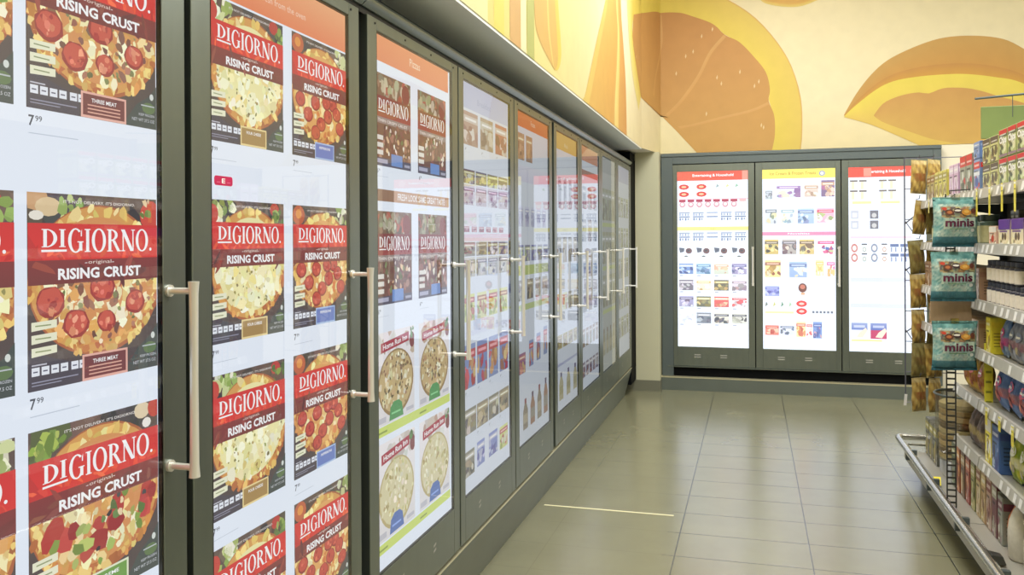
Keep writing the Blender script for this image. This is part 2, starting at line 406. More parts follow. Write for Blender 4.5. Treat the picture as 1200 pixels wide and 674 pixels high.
def inn_box(art, u, v, w, h, flag, pale=False):
    p = Sub(art, u, v, w, h)
    p.rect(0, 0, 1, 1, (222, 220, 222), (238, 234, 236)); blobs(p, 14, (0, .75, 1, 1), lambda x, y: True, [(230, 226, 224), (206, 200, 192), (196, 170, 150)], (.05, .1))
    p.ell(.94, .84, .08, .09, (130, 60, 60), 10); blobs(p, 4, (.84, .86, .98, .97), lambda x, y: True, [(90, 130, 70)], (.02, .04))
    p.ell(.5, .42, .47, .37, (150, 122, 74) if not pale else (186, 170, 116), 30); p.ell(.5, .43, .44, .34, (196, 172, 120) if not pale else (214, 206, 164), 30)
    ins = lambda x, y: ((x - .5) / .43) ** 2 + ((y - .43) / .33) ** 2 < 1
    if pale: blobs(p, 110, (.05, .08, .95, .78), ins, [(226, 220, 182), (200, 190, 136), (184, 170, 112), (236, 232, 204)], (.015, .035))
    else:
        blobs(p, 80, (.05, .08, .95, .78), ins, [(222, 210, 168), (190, 160, 110), (232, 226, 196)], (.02, .04)); blobs(p, 60, (.05, .08, .95, .78), ins, [(118, 96, 60), (96, 84, 50), (140, 106, 76)], (.012, .026))
    p.poly([(.10, .78), (.84, .84), (.84, .945), (.10, .885)], (168, 42, 62)); 
    vs, fs = text_tris('Home Run Inn', .02)
    p.a.mesh([p.m((.15 + x * .64, .808 + x * .052 + y * .06)) for x, y in vs], fs, [WHITE] * len(vs))
    p.poly([(.30, .02), (.68, .02), (.64, .17), (.56, .215), (.42, .215), (.33, .16)], flag); p.rect(.36, .08, .6, .10, tuple(min(255, c + 60) for c in flag))
    p.rect(.02, .03, .22, .09, (190, 190, 200)); p.rect(.76, .04, .97, .08, (190, 190, 200))

def small_pack(art, u, v, w, h, cols, style='box'):
    """little product picture: background, picture blobs, bands"""
    p = Sub(art, u, v, w, h); cols = tuple(mixc(c, (196, 202, 214), .24) for c in cols); bg = cols[0]
    if style == 'bottle':
        p.poly([(.3, .82), (.7, .82), (.7, 1), (.3, 1)], cols[-1]); p.poly([(0, 0), (1, 0), (1, .6), (.7, .84), (.3, .84), (0, .6)], bg); p.rect(0.05, .2, .95, .5, cols[1]); return
    if style == 'bowl':
        p.ell(.5, .5, .5, .46, cols[1], 14); p.ell(.5, .5, .34, .3, bg, 12); p.rect(0, .4, 1, .58, cols[2]); return
    p.rect(0, 0, 1, 1, bg, tuple(min(255, c * 1.08) for c in bg))
    blobs(p, 9, (0.05, .08, .95, .6), lambda x, y: True, cols[1:], (.08, .2), .35, 1, 6)
    p.rect(0, .68, 1, .88, cols[1]); p.rect(.12, .745, .88, .815, tuple(min(255, c + 90) for c in cols[1]))

def pack_row(art, u0, u1, z0, z1, n, palettes, gap=.12, style='box', tags=False):
    w = (u1 - u0) / n
    for i in range(n):
        small_pack(art, u0 + i * w + gap * w / 2, z0, w * (1 - gap), z1 - z0, palettes[i % len(palettes)], style)
        if tags: price(art, u0 + i * w + gap * w, z0 - .022, random.choice('3456'), '99', .55)

def pane(q, parent):
    me = bpy.data.meshes.new('glass_pane'); me.from_pydata(q, [], [(0, 1, 2, 3)]); me.update(); me.materials.append(M['glass'])
    o = bpy.data.objects.new('glass_pane', me); C.objects.link(o); o.parent = parent; return o
def keepz(fn):
    def g(art, *a, **k):
        z = art.z; r = fn(art, *a, **k); art.z = z; return r
    return g
pizza_box = keepz(pizza_box); thin_box = keepz(thin_box); inn_box = keepz(inn_box); small_pack = keepz(small_pack)

# ------------------------------------------------------------------ room
FL = MB().box(-1.4, 4.6, -2.6, 8.9, -.06, 0)
def floor_mat():
    m = bpy.data.materials.new('grey_stone_tiles'); m.use_nodes = True; nt = m.node_tree; b = nt.nodes['Principled BSDF']
    tc = nt.nodes.new('ShaderNodeTexCoord'); mp = nt.nodes.new('ShaderNodeMapping'); mp.inputs['Location'].default_value = (.347 + .595 * 4, -.144 + .31 * 20, 0)
    br = nt.nodes.new('ShaderNodeTexBrick'); br.offset = 0; br.inputs['Scale'].default_value = 1
    br.inputs['Brick Width'].default_value = .595; br.inputs['Row Height'].default_value = .31; br.inputs['Mortar Size'].default_value = .0032; br.inputs['Mortar Smooth'].default_value = .3
    br.inputs['Color1'].default_value = lin((126, 124, 98)); br.inputs['Color2'].default_value = lin((123, 121, 96)); br.inputs['Mortar'].default_value = lin((56, 57, 52))
    n = nt.nodes.new('ShaderNodeTexNoise'); n.inputs['Scale'].default_value = 2.2; n.inputs['Detail'].default_value = 8; n.inputs['Roughness'].default_value = .65
    mr = nt.nodes.new('ShaderNodeMapRange'); mr.inputs['From Min'].default_value = .3; mr.inputs['From Max'].default_value = .7; mr.inputs['To Min'].default_value = .91; mr.inputs['To Max'].default_value = 1.06
    vm = nt.nodes.new('ShaderNodeVectorMath'); vm.operation = 'SCALE'
    nt.links.new(tc.outputs['Object'], mp.inputs[0]); nt.links.new(mp.outputs[0], br.inputs['Vector']); nt.links.new(tc.outputs['Object'], n.inputs['Vector'])
    nt.links.new(n.outputs['Fac'], mr.inputs[0]); nt.links.new(br.outputs['Color'], vm.inputs[0]); nt.links.new(mr.outputs[0], vm.inputs['Scale']); nt.links.new(vm.outputs[0], b.inputs['Base Color'])
    mr2 = nt.nodes.new('ShaderNodeMapRange'); mr2.inputs['To Min'].default_value = .20; mr2.inputs['To Max'].default_value = .27
    nt.links.new(n.outputs['Fac'], mr2.inputs[0]); nt.links.new(mr2.outputs[0], b.inputs['Roughness'])
    b.inputs['Specular IOR Level'].default_value = 1.0; b.inputs['IOR'].default_value = 1.85
    bp = nt.nodes.new('ShaderNodeBump'); bp.inputs['Strength'].default_value = .25; bp.inputs['Distance'].default_value = .002
    sx = nt.nodes.new('ShaderNodeSeparateXYZ'); fd = nt.nodes.new('ShaderNodeMapRange'); fd.inputs['From Min'].default_value = -.42; fd.inputs['From Max'].default_value = -.37; fd.inputs['To Min'].default_value = .12; fd.inputs['To Max'].default_value = 1
    mj = nt.nodes.new('ShaderNodeMath'); mj.operation = 'MULTIPLY'; mc = nt.nodes.new('ShaderNodeMix'); mc.data_type = 'RGBA'; mc.inputs[6].default_value = lin((125, 123, 97)); mc.inputs[7].default_value = lin((50, 51, 46))
    nt.links.new(tc.outputs['Object'], sx.inputs[0]); nt.links.new(sx.outputs['X'], fd.inputs[0]); nt.links.new(fd.outputs[0], mj.inputs[0]); nt.links.new(br.outputs['Fac'], mj.inputs[1])
    nt.links.new(mj.outputs[0], mc.inputs[0]); nt.links.new(mc.outputs[2], vm.inputs[0])
    inv = nt.nodes.new('ShaderNodeMath'); inv.operation = 'SUBTRACT'; inv.inputs[0].default_value = 1
    nt.links.new(mj.outputs[0], inv.inputs[1]); nt.links.new(inv.outputs[0], bp.inputs['Height']); nt.links.new(bp.outputs[0], b.inputs['Normal'])
    return m
struct(FL.build('floor', floor_mat()))
struct(MB().box(-1.4, 4.6, -2.6, 8.9, 4.2, 4.26).build('ceiling', M['ceil']))
struct(MB().box(-1.09, -.40, 4.417, 4.429, 0, .0016).build('trim_1', mat('painted_joint_glint', (232, 226, 186), .45)))           # pale strip painting the glint along a floor joint

CX = -.955      # printed bulkhead face over the left freezers
DX = -1.067     # front face of the left freezer doors
YB = 8.143      # front of the back freezer
ZM = 2.255
struct(MB().box(-1.4, CX, -2.6, 7.60, ZM, 4.2).build('wall_left', M['wallpaint']))
struct(MB().box(-1.46, -1.40, -2.6, 8.9, 0, ZM).build('wall_left_lower', M['back']))
struct(MB().add([(-1.4, 7.60, ZM), (CX, 7.60, ZM), (-.845, 8.20, ZM), (-.845, 8.9, ZM), (-1.4, 8.9, ZM), (-1.4, 7.60, 4.2), (CX, 7.60, 4.2), (-.845, 8.20, 4.2), (-.845, 8.9, 4.2), (-1.4, 8.9, 4.2)],
     [(0, 4, 3, 2, 1), (5, 6, 7, 8, 9), (0, 1, 6, 5), (1, 2, 7, 6), (2, 3, 8, 7), (3, 4, 9, 8), (4, 0, 5, 9)]).build('wall_corner', M['wallpaint']))
struct(MB().box(-.845, 4.6, 8.20, 8.26, ZM, 4.2).build('wall_back', M['wallpaint']))
struct(MB().box(1.60, 4.6, 8.20, 8.26, 0, ZM).build('wall_back_lower', M['wallpaint']))
struct(MB().box(-1.4, 1.6, 8.84, 8.9, 0, ZM).build('wall_back_recess', M['back']))
struct(MB().box(4.54, 4.6, -2.6, 8.2, 0, 4.2).build('wall_right', M['wallpaint']))
struct(MB().box(-1.4, 4.6, -2.66, -2.6, 0, 4.2).build('wall_front', M['wallpaint']))
struct(MB().box(DX, -.842, 8.0, 8.84, .10, ZM).build('trim_2', M['column']))                     # corner pier between the two freezer runs
struct(MB().box(DX - .12, -.836, 7.985, 8.84, 0, .10).build('baseboard_left', M['baseb']))
struct(MB().box(1.6, 4.6, 8.17, 8.2, 0, .10).build('baseboard_back', M['baseb']))
# soffit
so = MB().box(-1.20, CX, -2.6, 7.60, ZM - .012, ZM)
struct(so.build('trim_3', M['soffit']))
struct(MB().box(-1.26, -1.20, -2.6, 7.60, 2.02, ZM).build('trim_4', M['frame_dark']))

# mural prints -------------------------------------------------------
CREAM = (247, 233, 183); YEL = (240, 214, 92)
def grid_sheet(art, pts_fn, nu, nv, colf):
    art.lift(); n = len(art.v)
    for j in range(nv + 1):
        for i in range(nu + 1):
            u, v = pts_fn(i / nu, j / nv); art.v.append(art.P(u, v, art.z)); art.c.append(lin(colf(i / nu, j / nv)))
    for j in range(nv):
        for i in range(nu):
            a = n + j * (nu + 1) + i; art.f.append((a, a + 1, a + nu + 2, a + nu + 1))
def mixc(a, b, t): t = max(0, min(1, t)); return tuple(x + (y - x) * t for x, y in zip(a, b))
def crm(pts, n=6, closed=False):
    out = []; P = pts
    for i in range(len(P) - 1):
        p0 = P[max(i - 1, 0)]; p1 = P[i]; p2 = P[i + 1]; p3 = P[min(i + 2, len(P) - 1)]
        for k in range(n):
            t = k / n
            out.append(tuple(.5 * ((2 * p1[d]) + (-p0[d] + p2[d]) * t + (2 * p0[d] - 5 * p1[d] + 4 * p2[d] - p3[d]) * t * t + (-p0[d] + 3 * p1[d] - 3 * p2[d] + p3[d]) * t ** 3) for d in (0, 1)))
    out.append(P[-1]); return out
def strip(art, A, B, ca, cb):
    """band between two polylines resampled to equal counts"""
    n = max(len(A), len(B))
    def rs(P): return [tuple(P[int(min(len(P) - 1, k * (len(P) - 1) / (n - 1)))][d] * (1 - ((k * (len(P) - 1) / (n - 1)) % 1)) + P[min(len(P) - 1, int(k * (len(P) - 1) / (n - 1)) + 1)][d] * ((k * (len(P) - 1) / (n - 1)) % 1) for d in (0, 1)) for k in range(n)]
    A = rs(A); B = rs(B); art.lift()
    m = len(art.v)
    for a, b in zip(A, B):
        art.v.append(art.P(*a, art.z)); art.c.append(lin(ca)); art.v.append(art.P(*b, art.z)); art.c.append(lin(cb))
    for i in range(n - 1): art.f.append((m + 2 * i, m + 2 * i + 1, m + 2 * i + 3, m + 2 * i + 2))
def hatch(art, inside, box, n, cols, L, W, ang):
    for i in range(n):
        x = random.uniform(box[0], box[2]); y = random.uniform(box[1], box[3])
        if inside(x, y):
            a = ang(x, y) + random.uniform(-.2, .2); l = L * random.uniform(.5, 1.4); dx, dy = math.cos(a) * l, math.sin(a) * l
            art.poly([(x, y), (x + dx * .5 - dy * W, y + dy * .5 + dx * W), (x + dx, y + dy), (x + dx * .5 + dy * W, y + dy * .5 - dx * W)], jitc(random.choice(cols), 8), bump=(i % 4 == 0))
def in_poly(P):
    def f(x, y):
        c = False; j = len(P) - 1
        for i in range(len(P)):
            if (P[i][1] > y) != (P[j][1] > y) and x < (P[j][0] - P[i][0]) * (y - P[i][1]) / (P[j][1] - P[i][1]) + P[i][0]: c = not c
            j = i
        return c
    return f

# the print runs round the corner: s is measured along the wall, v is height
LC = math.hypot(.11, .60); S1 = 7.60; S2 = 7.60 + LC
cdir = Vector((.11, .60)); cdir.normalize(); cn = Vector((cdir.y, -cdir.x))
def mural_point(u, v, z, seg):
    if seg == 0: return (CX + .002 + z, u, v)
    if seg == 1: return (CX + cdir.x * (u - S1) + cn.x * (z + .002), S1 + cdir.y * (u - S1) + cn.y * (z + .002), v)
    return (-.845 + u - S2, 8.198 - z, v)
class MuralArt(Art):
    def __init__(s): super().__init__(None, 6e-5)
    def poly(s, pts, col, cols=None, bump=True):
        if bump: s.lift()
        pc = [(p[0], p[1], c) for p, c in zip(pts, cols or [col] * len(pts))]
        for seg, (a, b) in enumerate(((-9, S1), (S1, S2), (S2, 99))):
            q = pc
            for lim, sg in ((a, 1), (b, -1)):
                out = []
                for k in range(len(q)):
                    A = q[k]; B = q[(k + 1) % len(q)]; ia = (A[0] - lim) * sg >= 0; ib = (B[0] - lim) * sg >= 0
                    if ia: out.append(A)
                    if ia != ib:
                        t = (lim - A[0]) / (B[0] - A[0]); out.append((lim, A[1] + (B[1] - A[1]) * t, mixc(A[2], B[2], t)))
                q = out
                if len(q) < 3: break
            if len(q) >= 3:
                # clip at the bottom edge of the printed wall
                out = []
                for k in range(len(q)):
                    A = q[k]; B = q[(k + 1) % len(q)]; ia = A[1] >= ZM; ib = B[1] >= ZM
                    if ia: out.append(A)
                    if ia != ib:
                        t = (ZM - A[1]) / (B[1] - A[1]); out.append((A[0] + (B[0] - A[0]) * t, ZM, mixc(A[2], B[2], t)))
                if len(out) < 3: continue
                n = len(s.v)
                for u, v, c in out: s.v.append(mural_point(u, v, s.z, seg)); s.c.append(lin(c))
                s.f.append(tuple(range(n, n + len(out))))
def band(art, A, B, ca, cb, n=40):
    def rs(P):
        L = [0]
        for p, q in zip(P, P[1:]): L.append(L[-1] + math.hypot(q[0] - p[0], q[1] - p[1]))
        out = []
        for k in range(n + 1):
            t = L[-1] * k / n; i = 0
            while i < len(P) - 2 and L[i + 1] < t: i += 1
            f = (t - L[i]) / max(1e-9, L[i + 1] - L[i]); out.append((P[i][0] + (P[i + 1][0] - P[i][0]) * f, P[i][1] + (P[i + 1][1] - P[i][1]) * f))
        return out
    A = rs(A); B = rs(B); art.lift()
    for i in range(n): art.poly([A[i], A[i + 1], B[i + 1], B[i]], ca, [ca, ca, cb, cb], bump=False)
def lerp_line(A, B, t, n=40):
    def rs(P, n):
        out = []
        for k in range(n + 1):
            x = k * (len(P) - 1) / n; i = min(int(x), len(P) - 2); f = x - i; out.append((P[i][0] + (P[i + 1][0] - P[i][0]) * f, P[i][1] + (P[i + 1][1] - P[i][1]) * f))
        return out
    return [(a[0] + (b[0] - a[0]) * t, a[1] + (b[1] - a[1]) * t) for a, b in zip(rs(A, n), rs(B, n))]
def specks(art, inside, box, n, cols, L, W, ang):
    art.lift(2)
    for i in range(n):
        x = random.uniform(box[0], box[2]); y = random.uniform(box[1], box[3]); a = ang(x, y) + random.uniform(-.3, .3); l = L * random.uniform(.4, 1.3); dx, dy = math.cos(a) * l, math.sin(a) * l
        if inside(x, y) and inside(x + dx, y + dy):
            art.poly([(x, y), (x + dx * .5 - dy * W, y + dy * .5 + dx * W), (x + dx, y + dy), (x + dx * .5 + dy * W, y + dy * .5 - dx * W)], random.choice(cols), bump=(i % 3 == 0))
RIND = [(6.734, 3.35), (6.805, 3.335), (6.929, 3.319), (7.1, 3.327)]
OUTER = [(8.851, 3.686), (9.058, 3.533), (9.229, 3.341), (9.377, 3.107), (9.46, 2.879), (9.501, 2.656), (9.502, 2.388), (9.488, 2.208)]
FLESH = [(7.1, 3.327), (7.701, 3.495), (8.12, 3.603), (8.369, 3.606), (8.528, 3.553), (8.706, 3.47), (8.816, 3.359), (8.947, 3.282), (9.077, 3.137), (9.184, 2.985), (9.22, 2.826), (9.209, 2.715), (9.257, 2.577), (9.262, 2.398), (9.234, 2.224)]
FCUT = [(8.543, 2.247), (8.363, 2.468), (8.215, 2.625), (7.552, 2.712), (7.31, 2.881), (7.125, 3.024), (7.018, 3.127), (7.1, 3.327)]
M1 = [(8.214, 3.599), (8.212, 3.275), (8.029, 2.944), (7.979, 2.775)]
M2 = [(8.816, 3.35), (8.682, 3.198), (8.569, 2.978), (8.41, 2.758), (8.273, 2.626)]
M3 = [(9.208, 2.694), (9.053, 2.632), (8.789, 2.578), (8.522, 2.52), (8.386, 2.502)]
UP = [(9.863, 2.554), (9.964, 2.735), (10.091, 2.904), (10.235, 3.031), (10.449, 3.132), (10.657, 3.194), (10.864, 3.204), (11.1, 3.172), (11.265, 3.095), (11.512, 2.879), (11.714, 2.504)]
PITH = [(9.87, 2.545), (9.943, 2.619), (10.127, 2.765), (10.27, 2.835), (10.447, 2.864), (10.655, 2.874), (10.859, 2.868), (11.098, 2.826), (11.317, 2.757), (11.714, 2.49)]
LO = [(9.862, 2.535), (10.089, 2.457), (10.303, 2.351), (10.444, 2.279), (10.542, 2.226), (10.849, 2.215), (11.314, 2.214), (11.714, 2.432)]
FT = [(10.117, 2.543), (10.198, 2.646), (10.34, 2.706), (10.481, 2.727), (10.568, 2.713), (10.69, 2.754), (10.861, 2.745), (10.997, 2.709), (11.131, 2.655), (11.316, 2.59), (11.574, 2.452)]
FB = [(10.116, 2.533), (10.197, 2.471), (10.445, 2.365), (10.618, 2.3), (10.876, 2.253), (11.314, 2.221), (11.573, 2.365)]
TOPP = [(9.108, 3.696), (9.184, 3.626), (9.351, 3.581), (9.508, 3.576), (9.693, 3.639)]

CREAM = (252, 240, 200)
a = MuralArt()
for k in range(44):
    u0 = -2.6 + k * .40; u1 = u0 + .40; c0 = mixc((240, 218, 112), CREAM, (u0 - 2.8) / 3); c1 = mixc((240, 218, 112), CREAM, (u1 - 2.8) / 3)
    for v0, v1, w0, w1 in ((ZM, 2.7, .35, .0), (2.7, 4.2, 0, .1)):
        g = (246, 226, 158); a.poly([(u0, v0), (u1, v0), (u1, v1), (u0, v1)], c0, [mixc(c0, g, w0), mixc(c1, g, w0), mixc(c1, g, w1), mixc(c0, g, w1)], bump=False)
for (y0, y1, c) in [(1.2, 1.5, (236, 196, 80)), (1.7, 2.0, (186, 190, 100)), (2.15, 2.5, (240, 196, 100)), (2.72, 3.02, (250, 240, 176)), (3.099, 3.238, (242, 224, 110)), (3.32, 3.49, (222, 178, 112)), (3.49, 3.58, (250, 240, 190)), (3.594, 3.725, (190, 192, 110))]:
    a.lift(); a.poly([(y0, ZM), (y1, ZM), (y1, 4.2), (y0, 4.2)], c, [c, c, mixc(c, (250, 240, 160), .25), mixc(c, (250, 240, 160), .25)])
# leaf shaped peel above the middle doors
la = crm([(3.74, 3.4), (3.73, 2.75), (3.735, 2.45), (3.82, 2.37), (3.97, 2.325), (4.12, 2.29)]); lb = crm([(4.08, 3.4), (4.21, 2.70), (4.27, 2.50), (4.285, 2.386), (4.22, 2.31), (4.12, 2.288)])
band(a, la, lb, (226, 184, 104), (232, 190, 100)); band(a, lb, lerp_line(lb, la, .16), (240, 218, 100), (238, 208, 96)); band(a, lerp_line(la, lb, .48), lerp_line(la, lb, .55), (246, 220, 130), (242, 208, 116))
# standing wedge near the corner
w1 = crm([(5.95, 4.2), (5.72, 3.20), (5.681, 3.064), (5.33, 2.705), (4.97, 2.330), (4.86, ZM)]); w2 = crm([(6.30, 4.2), (6.38, 3.26), (6.50, 2.95), (6.60, 2.723), (6.64, 2.5), (6.66, ZM)])
band(a, w1, w2, (238, 206, 110), (216, 158, 88)); band(a, lerp_line(w1, w2, .10), lerp_line(w1, w2, .62), (232, 186, 96), (222, 170, 88)); band(a, lerp_line(w1, w2, .66), lerp_line(w1, w2, .76), (246, 222, 140), (240, 206, 120))
# the big half slice that wraps the corner
rind = [(6.36, 4.2), (6.50, 3.80)] + RIND
O = crm([(7.2, 4.30), (8.1, 4.02)] + [(8.55, 3.86)] + OUTER[:-1] + [(9.49, ZM)]); Fl = crm(FLESH[:-1] + [(9.236, ZM)])
a.lift(); capl = [(6.48, 4.2), (6.55, 3.75), (6.68, 3.45), (6.734, 3.35), (6.80, 3.22), (6.90, 3.0)]
band(a, crm([(6.42, 4.2), (6.52, 3.80), (6.68, 3.44), (6.80, 3.10), (7.02, 2.80), (7.40, 2.56)]), crm([(7.2, 4.2), (7.08, 3.9), (7.05, 3.4), (7.03, 3.12), (7.2, 2.96), (7.552, 2.712)]), (248, 232, 150), (240, 214, 100))
band(a, [(7.06, 3.2)] + Fl, [(6.9, 4.2)] + [(7.6, 4.2)] + O, (240, 216, 96), (236, 208, 104)); e2 = lerp_line([(7.6, 4.2)] + O, [(7.1, 3.3)] + Fl, .07, 60)
band(a, lerp_line([(7.6, 4.2)] + O, [(7.6, 4.2)] + O, 0, 60), e2, (226, 180, 104), (238, 212, 104))
FP = Fl + FCUT[1:-1]; FP = [p for p in FP]
inF = in_poly(FP)
cen = (8.30, 2.60)
rim = Fl + [(8.55, ZM)] + [FCUT[1], FCUT[2], FCUT[3], FCUT[4], FCUT[5], FCUT[6], FLESH[0]]
for i in range(len(rim) - 1):
    tc_ = lambda p: mixc((207, 150, 84), (216, 168, 92), (3.5 - p[1]) / 1.2)
    if i == 0: a.lift()
    a.poly([cen, rim[i], rim[i + 1]], (210, 150, 80), [(214, 166, 96), tc_(rim[i]), tc_(rim[i + 1])], bump=False)
for q in (M1, M2, M3):
    q = crm(q, 6); band(a, [(x - .012, z + .010) for x, z in q], [(x + .012, z - .010) for x, z in q], (224, 176, 108), (222, 170, 100), 30)
for (cx_, cy_) in [(8.45, 3.18), (8.52, 3.22), (8.60, 3.36), (8.36, 3.02), (8.74, 2.96), (8.78, 2.90), (9.08, 2.86), (9.12, 2.90), (9.14, 2.49), (9.16, 2.47), (8.64, 2.62), (7.25, 3.0), (8.95, 3.0), (8.70, 3.42)]:
    a.ell(cx_, cy_, .012, .03, (244, 218, 170), 8, rot=random.uniform(-.8, .8)) if False else a.poly([(cx_, cy_ - .022), (cx_ + .009, cy_), (cx_ + .004, cy_ + .025), (cx_ - .006, cy_)], (242, 214, 164))
# wedge lying on the right
U = crm(UP + [(11.9, 2.256)]); P_ = crm(PITH + [(11.9, 2.25)]); Lo = crm(LO[:5], 5) + [(10.849, ZM - .01), (11.9, ZM - .02)]
band(a, U, P_, (212, 168, 92), (214, 158, 74), 60); band(a, lerp_line(U, P_, .72, 60), lerp_line(U, P_, 1, 60), (206, 150, 76), (222, 168, 70), 60)
band(a, P_, Lo, (246, 226, 96), (238, 204, 104), 60)
band(a, crm(FT), crm(FB), (216, 166, 92), (226, 184, 96), 40)
a.lift(); a.poly([(9.06, 3.78)] + crm(TOPP, 5) + [(9.72, 3.75), (9.5, 3.95)], (232, 184, 96)); band(a, crm(TOPP, 5), [(x, z + .03) for x, z in crm(TOPP, 5)], (246, 224, 130), (236, 192, 96), 24)
a.build('mural', M['mural'], bpy.data.objects['wall_back'])

# ------------------------------------------------------------------ freezer doors
def left_P(y0): return lambda u, v, z: (z, u - y0, v)
HORANGE = (226, 120, 62)
def header_left(a, y0, y1, z0, z1, col, word):
    a.rect(y0, z0, y1, z1, col, mixc(col, (250, 180, 110), .3)); a.text(word, (y0 + y1) / 2 - .045, (z0 + z1) / 2 - .012, .09, .026, (250, 220, 190), .01)
SH, SG = .44, 2.06
def screen_0(a, y):  # nearest doors: one poster column each side
    for c, k in ((y + .018, 0), (y + .335, 1)):
        kinds = ['meat', 'meat', 'supreme', 'meat'] if k else ['supreme', 'cheese', 'pepperoni', 'supreme']
        for (z, h), kd in zip(((1.647, .309), (1.205, .311), (.831, .311), (.500, .311)), kinds):
            pizza_box(a, c, z, .293, h, kd)
            if z > 1.2: price(a, c + .004, z - .028)
    a.rect(y, 1.98, y + .63, SG, HORANGE, (240, 160, 100))
def screen_2(a, y):
    a.rect(y, 1.955, y + .63, SG, (232, 130, 80), (240, 172, 120)); a.text('fresh from the oven', y + .2, 1.99, .2, .016, (250, 214, 190))
    for c, kd in ((y + .008, 'cheese'), (y + .333, 'pepperoni')):
        for z, h in ((1.648, .302), (1.222, .303), (.853, .303), (.49, .303)):
            pizza_box(a, c, z, .284, h, kd)
            price(a, c + .004, z - .028, k=.9)
def screen_3(a, y):
    header_left(a, y, y + .632, 1.978, SG, (232, 140, 90), 'Pizzas')
    for c in (y + .008, y + .338):
        thin_box(a, c, 1.663, .268, .280); thin_box(a, c, 1.241, .272, .285); price(a, c + .01, 1.64, '6', '99', .8); price(a, c + .01, 1.215, '6', '99', .8)
        inn_box(a, c, .875, .288, .282, (76, 150, 84)); inn_box(a, c, .525, .288, .297, (80, 112, 178), True)
    a.rect(y, 1.556, y + .632, 1.592, (196, 150, 110)); a.rect(y, 1.556, y + .14, 1.592, (150, 110, 80)); a.text('FRESH LOOK SAME GREAT TASTE', y + .17, 1.563, .42, .022, WHITE, .015)
    for z in (.843, .49):
        a.rect(y, z, y + .632, z + .03, (204, 222, 110)); a.rect(y + .02, z + .01, y + .08, z + .016, (140, 160, 70)); a.rect(y + .34, z + .01, y + .4, z + .016, (140, 160, 70))
BRN = [((176, 130, 104), (226, 206, 190), (150, 90, 66)), ((170, 140, 100), (214, 206, 180), (140, 100, 60)), ((190, 96, 70), (232, 206, 190), (150, 70, 50))]
DRK = [((96, 66, 70), (206, 190, 110), (226, 214, 206)), ((84, 70, 92), (214, 200, 120), (160, 110, 100)), ((120, 104, 70), (210, 210, 110), (90, 70, 60))]
GRN = [((220, 226, 120), (196, 84, 70), (150, 170, 60), (240, 240, 190)), ((230, 232, 150), (180, 110, 60), (160, 184, 70))]
BLU = [((128, 146, 196), (206, 60, 60), (226, 170, 96), (190, 110, 60)), ((110, 128, 186), (196, 54, 64), (236, 190, 110), (160, 96, 60))]
OLV = [((122, 116, 92), (206, 200, 170), (80, 76, 70), (160, 140, 96)), ((140, 126, 96), (190, 170, 120), (96, 84, 70))]
PUR = [((118, 132, 200), (200, 206, 236), (80, 90, 170))]
def screen_4(a, y):
    w = .638; a.rect(y, 1.955, y + w, SG, (206, 214, 240), (196, 204, 236)); a.text('Breakfast', y + .2, 1.985, .18, .024, (170, 180, 220))
    pack_row(a, y + .01, y + w, 1.812, 1.944, 3, BRN, .16, tags=True)
    pack_row(a, y + .01, y + w, 1.66, 1.715, 4, DRK, .08); pack_row(a, y + .01, y + w, 1.575, 1.655, 4, [((206, 190, 200), (150, 110, 130), (232, 226, 232))], .1)
    pack_row(a, y + .01, y + w * .9, 1.468, 1.49, 6, [((176, 76, 92), (220, 170, 180), (140, 60, 80))], .3); a.rect(y, 1.432, y + w, 1.446, (240, 206, 208))
    pack_row(a, y + .01, y + w, 1.372, 1.428, 4, OLV + DRK, .1); pack_row(a, y + .01, y + w, 1.29, 1.368, 4, [((200, 196, 180), (110, 100, 110), (236, 232, 226))], .12)
    pack_row(a, y + .01, y + w, 1.115, 1.222, 4, GRN, .22); a.rect(y, 1.055, y + w, 1.075, (222, 228, 246))
    pack_row(a, y + .01, y + w, .852, 1.024, 4, BLU, .14, tags=True)
    pack_row(a, y + .01, y + w, .672, .771, 4, OLV, .06, tags=True)
    for i, (pal, z0) in enumerate([(OLV[0], .507), (PUR[0], .515), (PUR[0], .515), (GRN[0], .507)]): small_pack(a, y + .012 + i * .158, z0, .125 if i != 1 else .1, .1, pal)
def screen_5(a, y):
    w = .64; header_left(a, y, y + w, 1.985, SG, (236, 112, 40), 'Frozen')
    pack_row(a, y + .01, y + .32, 1.824, 1.954, 2, [((168, 116, 70), (206, 150, 96), (120, 80, 54))], .2)
    a.rect(y, 1.72, y + w, 1.80, (226, 224, 246), (240, 240, 252)); pack_row(a, y + .02, y + w * .95, 1.50, 1.60, 5, [((214, 216, 240), (190, 190, 224), (160, 150, 190))], .3)
    pack_row(a, y + .01, y + w, 1.33, 1.41, 5, [((96, 96, 160), (200, 206, 160), (140, 120, 150)), ((120, 116, 140), (180, 190, 120), (90, 90, 130))], .2)
    a.rect(y, 1.262, y + w, 1.31, (200, 216, 130)); pack_row(a, y + .01, y + w, 1.14, 1.24, 4, OLV, .25); a.rect(y, 1.09, y + w, 1.12, (204, 220, 150))
    small_pack(a, y + .02, .785, .13, .10, ((140, 70, 110), (206, 120, 96), (236, 190, 120)))
    for i in range(3): small_pack(a, y + .22 + i * .15, .80 + i * .01, .085, .13 + .01 * i, BLU[i % 2])
    for i in range(4): small_pack(a, y + .10 + i * .14, .505, .09, .15 + .012 * i, [((146, 130, 104), (190, 176, 140), (150, 60, 60)), ((170, 120, 90), (160, 150, 130), (90, 60, 90))][i % 2], 'bottle')
